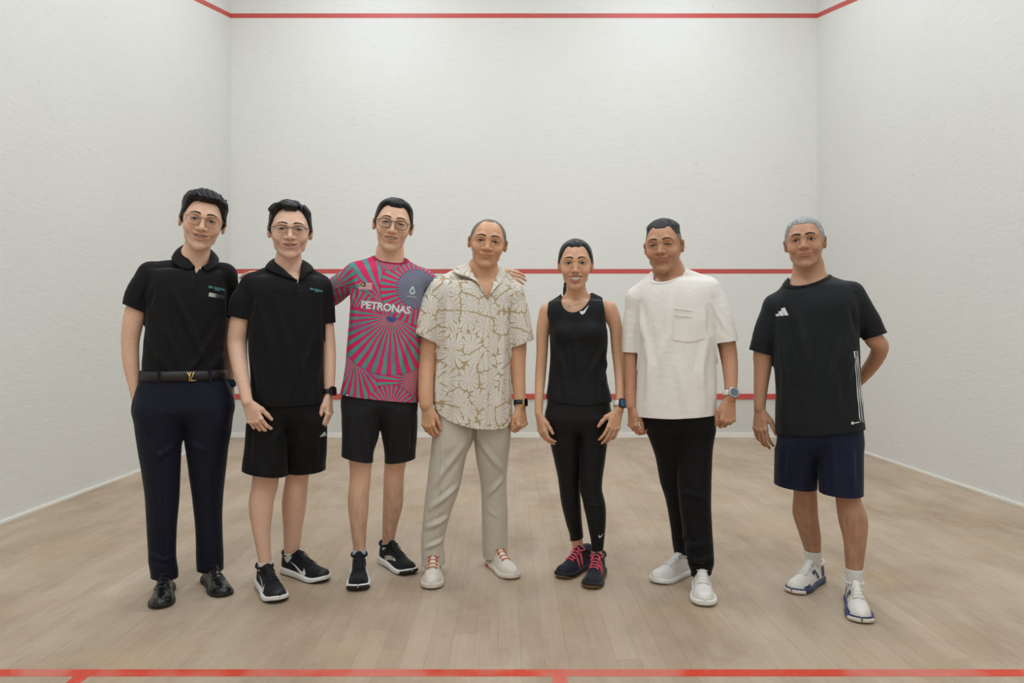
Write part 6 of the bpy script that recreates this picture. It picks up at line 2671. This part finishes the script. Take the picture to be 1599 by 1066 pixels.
# --- 5: black running vest and leggings
LEG5 = [[(650, 853, 906), (669, 855, 906), (718, 865, 906), (751, 872, 905), (784, 876, 907), (817, 884, 909), (841, 890, 911)],
        [(650, 902, 956), (669, 904, 952), (718, 905, 945), (761, 905, 940), (784, 910, 945), (817, 917, 946), (850, 923, 943), (858, 923, 942)]]
PEOPLE.append(dict(
    label='person with a dark ponytail in a black running vest and leggings, smiling broadly', x=903, D=3.38, skin=(214, 166, 132), seed=15,
    head=dict(eye=(898.6, 410.7), scale=(.97, .98, 1.0), roll=0, mouth_w=.0335, mouth_z=-.070, smile=.32, open=.020, teeth_low=.40, eye_open=.78, eye_dx=.0325, brow_t=.0042, brow_arch=.007, jaw=.94, ear=.6, nose_w=1.0, cheek=1.1, lipcol=lin((176, 92, 84)), fold=.0026,
              hair_front=.074, temple=.0, peak=-.004, sideburn=-.005, hair=dict(mat='hair_black', side=.007, top=.010, strand=.05, freq=260, flow=.9, part=.022)),
    extra_hair=ponytail,
    neck=[(900, 456, .004, 14), (900, 472, .012, 17)],
    arms=[[(856, 487, .018, 14), (848, 515, .018, 10.5), (846.5, 550, .015, 9), (844, 585, .01, 8.5), (842, 618, -.03, 7), (841, 645, -.05, 6)],
          [(950, 484, .018, 14.5), (961, 508, .018, 10.5), (964, 545, .015, 9.5), (968, 580, -.02, 9), (968.5, 612, -.07, 7.5), (967, 638, -.10, 7)]],
    hands=[dict(w=(841, 647, -.05), u=(.22, -.12, -1), v=(.75, -1, .1), curl=(18, 28, 18), spread=4, scale=.88, thumb=(-14, -4)),
           dict(w=(966, 641, -.10), u=(-.30, -.15, -.9), v=(-1, -.45, .45), curl=(14, 20, 14), spread=5, scale=.92, thumb=(2, -4))],
    top=dict(name='running_vest', mat='tank',
             rows=[(470, 866, 940, .072), (495, 857, 948, .092), (527, 858, 949, .098), (560, 859, 947, .092), (590, 857, 948, .092), (625, 852, 955, .102), (648, 850, 957, .105)],
             trap=[[(884, 468, .018, 12), (860, 484, .018, 13)], [(916, 466, .018, 12), (945, 480, .018, 13)]],
             neckline=dict(l=(876, 460), r=(924, 455), f=(896, 487)), armholes=([(440, 872), (458, 861), (466, 856.5), (494, 853.5), (515, 854.5), (532, 847)], [(440, 932), (452, 938), (460, 940.5), (491, 945), (512, 947.5), (528, 956)]),
             hem=[(840, 621), (870, 629), (900, 632), (930, 632), (965, 629)],
             folds=[([(862, 520), (880, 580), (885, 628)], .012, .003), ([(945, 530), (925, 580), (930, 630)], .010, .004), ([(950, 560), (938, 600)], .008, .004), ([(900, 540), (905, 620)], .014, .003)], bulges=[(882, 520, -.075, (.04, .03, .035)), (921, 519, -.075, (.04, .03, .035))]),
    hips=[(606, 858, 950, .092), (640, 852, 956, .102), (672, 858, 950, .08)],
    lower=dict(name='leggings', mat='leggings', legs=LEG5, top=618, hem=(((886, 844), (916, 837)), ((918, 859), (947, 857))), rumple=.0006, k=.006, folds=[([(880, 800), (905, 805)], .006, .002), ([(912, 790), (940, 796)], .006, .002)]),
    legs=[thin(LEG5[0], 1.5) + [(866, 897, 915)], thin(LEG5[1], 1.5) + [(880, 925, 942)]], feet=[((872, 905), 911), ((921, 922), 934)], shoe_len=.262, shoe=SHOE_PINK, more=more_5))

# --- 6: white T-shirt, black joggers
LEG6 = [[(660, 1003, 1070), (686, 1014, 1072), (718, 1024, 1076), (751, 1030, 1078), (784, 1040, 1080), (817, 1046, 1082), (850, 1050, 1082), (874, 1054, 1081)],
        [(660, 1055, 1119), (702, 1058, 1113), (751, 1058, 1111), (784, 1060, 1111), (817, 1064, 1112), (850, 1068, 1114), (878, 1074, 1115), (894, 1079, 1111)]]
PEOPLE.append(dict(
    label='person in a white pocket T-shirt and black jogging trousers with a white watch', x=1056, D=3.24, skin=(192, 142, 110), seed=16,
    head=dict(eye=(1031, 382.2), scale=(1.03, 1.05, 1.02), roll=-3, yaw=-9, nose_z=-.030, mouth_w=.0350, mouth_z=-.061, smile=.22, open=0.0, eye_open=.42, eye_dx=.0320, eye_dark=.55, brow_t=.0040, brow_a=.65, browcol=(70, 52, 42), jaw=1.06, ear=.8, nose_w=1.2, cheek=1.18, fold=.0034, stubble=.25,
              hair_front=.070, temple=.006, sideburn=-.01, side_z=.040, scalp=((72, 64, 60), .70), hair=dict(mat='hair_fade', side=.0015, top=.014, strand=.06, freq=320, flow=1.1, part=.040, top0=.045, top1=.090, soft=.045)),
    neck=[(1043, 421, .008, 23), (1046, 438, .018, 26)],
    arms=[[(999, 472, .02, 18), (986, 530, .01, 12), (985, 560, .01, 11), (985, 600, -.02, 9), (985.5, 632, -.04, 8.5)],
          [(1107, 458, .02, 18), (1130, 520, .01, 15), (1138, 556, .01, 13.5), (1141, 590, -.03, 11), (1141, 620, -.07, 9)]],
    hands=[dict(w=(986, 636, -.04), u=(.10, -.2, -1), v=(.75, -.9, .1), curl=(40, 55, 35), spread=1, scale=.92, thumb=(-10, 10)),
           dict(w=(1140, 624, -.07), u=(-.14, -.2, -1), v=(-1, -.45, 0), curl=(62, 80, 45), spread=1, scale=1.02, thumb=(-18, 6))],
    top=dict(name='t_shirt', mat='white_cotton',
             rows=[(440, 1006, 1104, .09), (468, 995, 1115, .116), (510, 996, 1117, .128), (550, 998, 1118, .134), (600, 994, 1119, .138), (640, 992, 1119, .138), (675, 992, 1119, .138)],
             trap=[[(1024, 438, .02, 15), (998, 466, .02, 20)], [(1072, 434, .02, 15), (1103, 451, .02, 20)]],
             sleeves=[dict(chain=[(999, 470, .02, 21), (989, 510, .015, 17.5), (986, 546, .01, 14.5), (985, 566, .01, 14.5)], hem=((968, 549), (1001, 551))),
                      dict(chain=[(1105, 453, .02, 21), (1122, 492, .015, 21), (1131.5, 530, .01, 20.5), (1135, 550, .01, 20.5)], hem=((1110, 537), (1155, 531)))],
             neckline=dict(l=(1021, 434), r=(1070, 423), f=(1041, 438)), band=('white_cotton', .013),
             hem=[(980, 651), (1050, 653), (1119, 650), (1130, 650)], rumple=.0026,
             folds=[([(1050, 450), (1045, 520), (1030, 580)], .022, .004), ([(1005, 500), (1015, 570), (1010, 640)], .018, .005), ([(1105, 520), (1095, 580), (1100, 640)], .018, .005), ([(1105, 480), (1110, 520)], .012, -.004), ([(1060, 560), (1070, 640)], .020, .003), ([(1000, 480), (1004, 530)], .012, .005), ([(1110, 470), (1138, 520)], .010, .003)]),
    hips=[(620, 1001, 1117, .122), (650, 1003, 1119, .124), (675, 1016, 1112, .09)],
    lower=dict(name='jogging_trousers', mat='black_sweat', legs=LEG6, top=640, hem=(((1048, 876), (1087, 873)), ((1072, 897), (1117, 895))), folds=[([(1058, 840), (1080, 856), (1110, 850)], .010, .005), ([(1062, 866), (1090, 880), (1112, 874)], .010, .005), ([(1024, 740), (1050, 760)], .012, .004), ([(1065, 770), (1105, 780)], .012, .004), ([(1072, 886), (1112, 886)], .005, -.006)]),
    legs=[thin(LEG6[0], 4), thin(LEG6[1], 4)], feet=[((1021, 912), 1070), ((1100, 949), 1095)], shoe_len=.29, shoe=SHOE_WHITE, more=more_6))

# --- 7: dark sports jersey, navy shorts, one arm behind the back
PEOPLE.append(dict(
    label='grey-haired person in a dark sports jersey and navy shorts, one arm behind the back', x=1272, D=3.12, skin=(190, 142, 112), seed=17,
    head=dict(eye=(1254.5, 374.4), scale=(.985, 1.0, .97), roll=-4, yaw=-3, pitch=0, nose_z=-.030, mouth_w=.0310, mouth_z=-.064, smile=.16, open=0.0, eye_open=.85, eye_dx=.0310, eye_dark=.6, brow_t=.0050, brow_arch=.006, brow_in=.009, browcol=(26, 22, 20), jaw=1.07, ear=1.0, nose_w=1.15, fold=.0026, stubble=.15,
              hair_front=.070, temple=.0, hair=dict(mat='hair_grey', side=.005, top=.009, strand=.08, freq=360, flow=.2)),
    neck=[(1262, 413, .008, 22.5), (1264, 438, .018, 29)],
    arms=[[(1215, 482, .02, 19), (1193, 545, .01, 15.5), (1191, 572, .01, 14), (1188, 605, 0, 11), (1186, 636, -.01, 9)],
          [(1330, 464, .02, 19), (1362, 525, .04, 15.5), (1374, 543, .06, 14), (1360, 572, .13, 12), (1330, 604, .19, 9.5), (1310, 622, .20, 10)]],
    hands=[dict(w=(1186, 639, -.01), u=(.05, -.15, -1), v=(1, -.5, .1), curl=(20, 24, 14), spread=3, scale=1.0, thumb=(-6, -4))],
    top=dict(name='sports_jersey', mat='jersey_dark',
             rows=[(448, 1220, 1328, .09), (480, 1208, 1342, .118), (520, 1208, 1342, .128), (560, 1208, 1343, .135), (600, 1210, 1345, .138), (650, 1210, 1350, .138), (682, 1210, 1353, .138), (700, 1210, 1354, .138)],
             trap=[[(1243, 456, .02, 15), (1214, 478, .02, 21)], [(1293, 446, .02, 14), (1326, 461, .02, 22)]],
             sleeves=[dict(chain=[(1214, 480, .02, 22), (1199, 512, .015, 20.5), (1189, 548, .01, 20), (1185, 566, .01, 20)], hem=((1165, 544), (1212, 556))),
                      dict(chain=[(1329, 462, .02, 23), (1350, 494, .03, 21), (1366.5, 525, .04, 20), (1374, 540, .045, 20)], hem=((1344, 532), (1389, 518)))],
             neckline=dict(l=(1231, 440), r=(1297, 424), f=(1261, 443)), band=('jersey_rib', .017),
             hem=[(1200, 679), (1280, 679), (1346, 674), (1362, 673)],
             folds=[([(1240, 480), (1260, 560), (1255, 660)], .022, .004), ([(1215, 500), (1225, 580), (1222, 670)], .016, .004), ([(1325, 500), (1305, 580), (1310, 670)], .018, .0045), ([(1338, 540), (1320, 600)], .012, .004), ([(1330, 480), (1340, 520)], .012, -.004)]),
    hips=[(640, 1213, 1346, .126), (675, 1210, 1349, .128), (705, 1216, 1342, .095)],
    lower=dict(name='shorts', mat='navy_shorts', legs=[[(690, 1210, 1281), (730, 1209, 1278), (756, 1208, 1277)], [(690, 1275, 1349), (740, 1277, 1349), (770, 1278, 1349)]], top=656,
               hem=(((1204, 751), (1281, 764)), ((1274, 765), (1354, 773))), bf=1.25, folds=[([(1235, 690), (1232, 755)], .014, .005), ([(1258, 700), (1256, 758)], .012, .004), ([(1300, 690), (1304, 768)], .014, .005), ([(1330, 690), (1332, 768)], .012, .004)]),
    legs=[[(700, 1230, 1277), (768, 1239, 1276), (798, 1237, 1277.5), (830, 1246, 1281.5), (860, 1256, 1282.5)], [(700, 1297, 1342), (775, 1304, 1344), (808, 1308, 1355), (847, 1317, 1353), (886, 1320, 1348)]],
    knee_px=[(1258, 770), (1326, 778)], leg_hair=(.50, .55),
    feet=[((1236, 928), 1272), ((1346, 975), 1334)], shoe_len=.285, shoe=SHOE_BLUE, sock=('white_sock', (860, 887)), more=more_7))

WANTED = None
for i_, sp_ in enumerate(PEOPLE):
    if WANTED is None or i_ + 1 in WANTED:
        build_person(sp_)
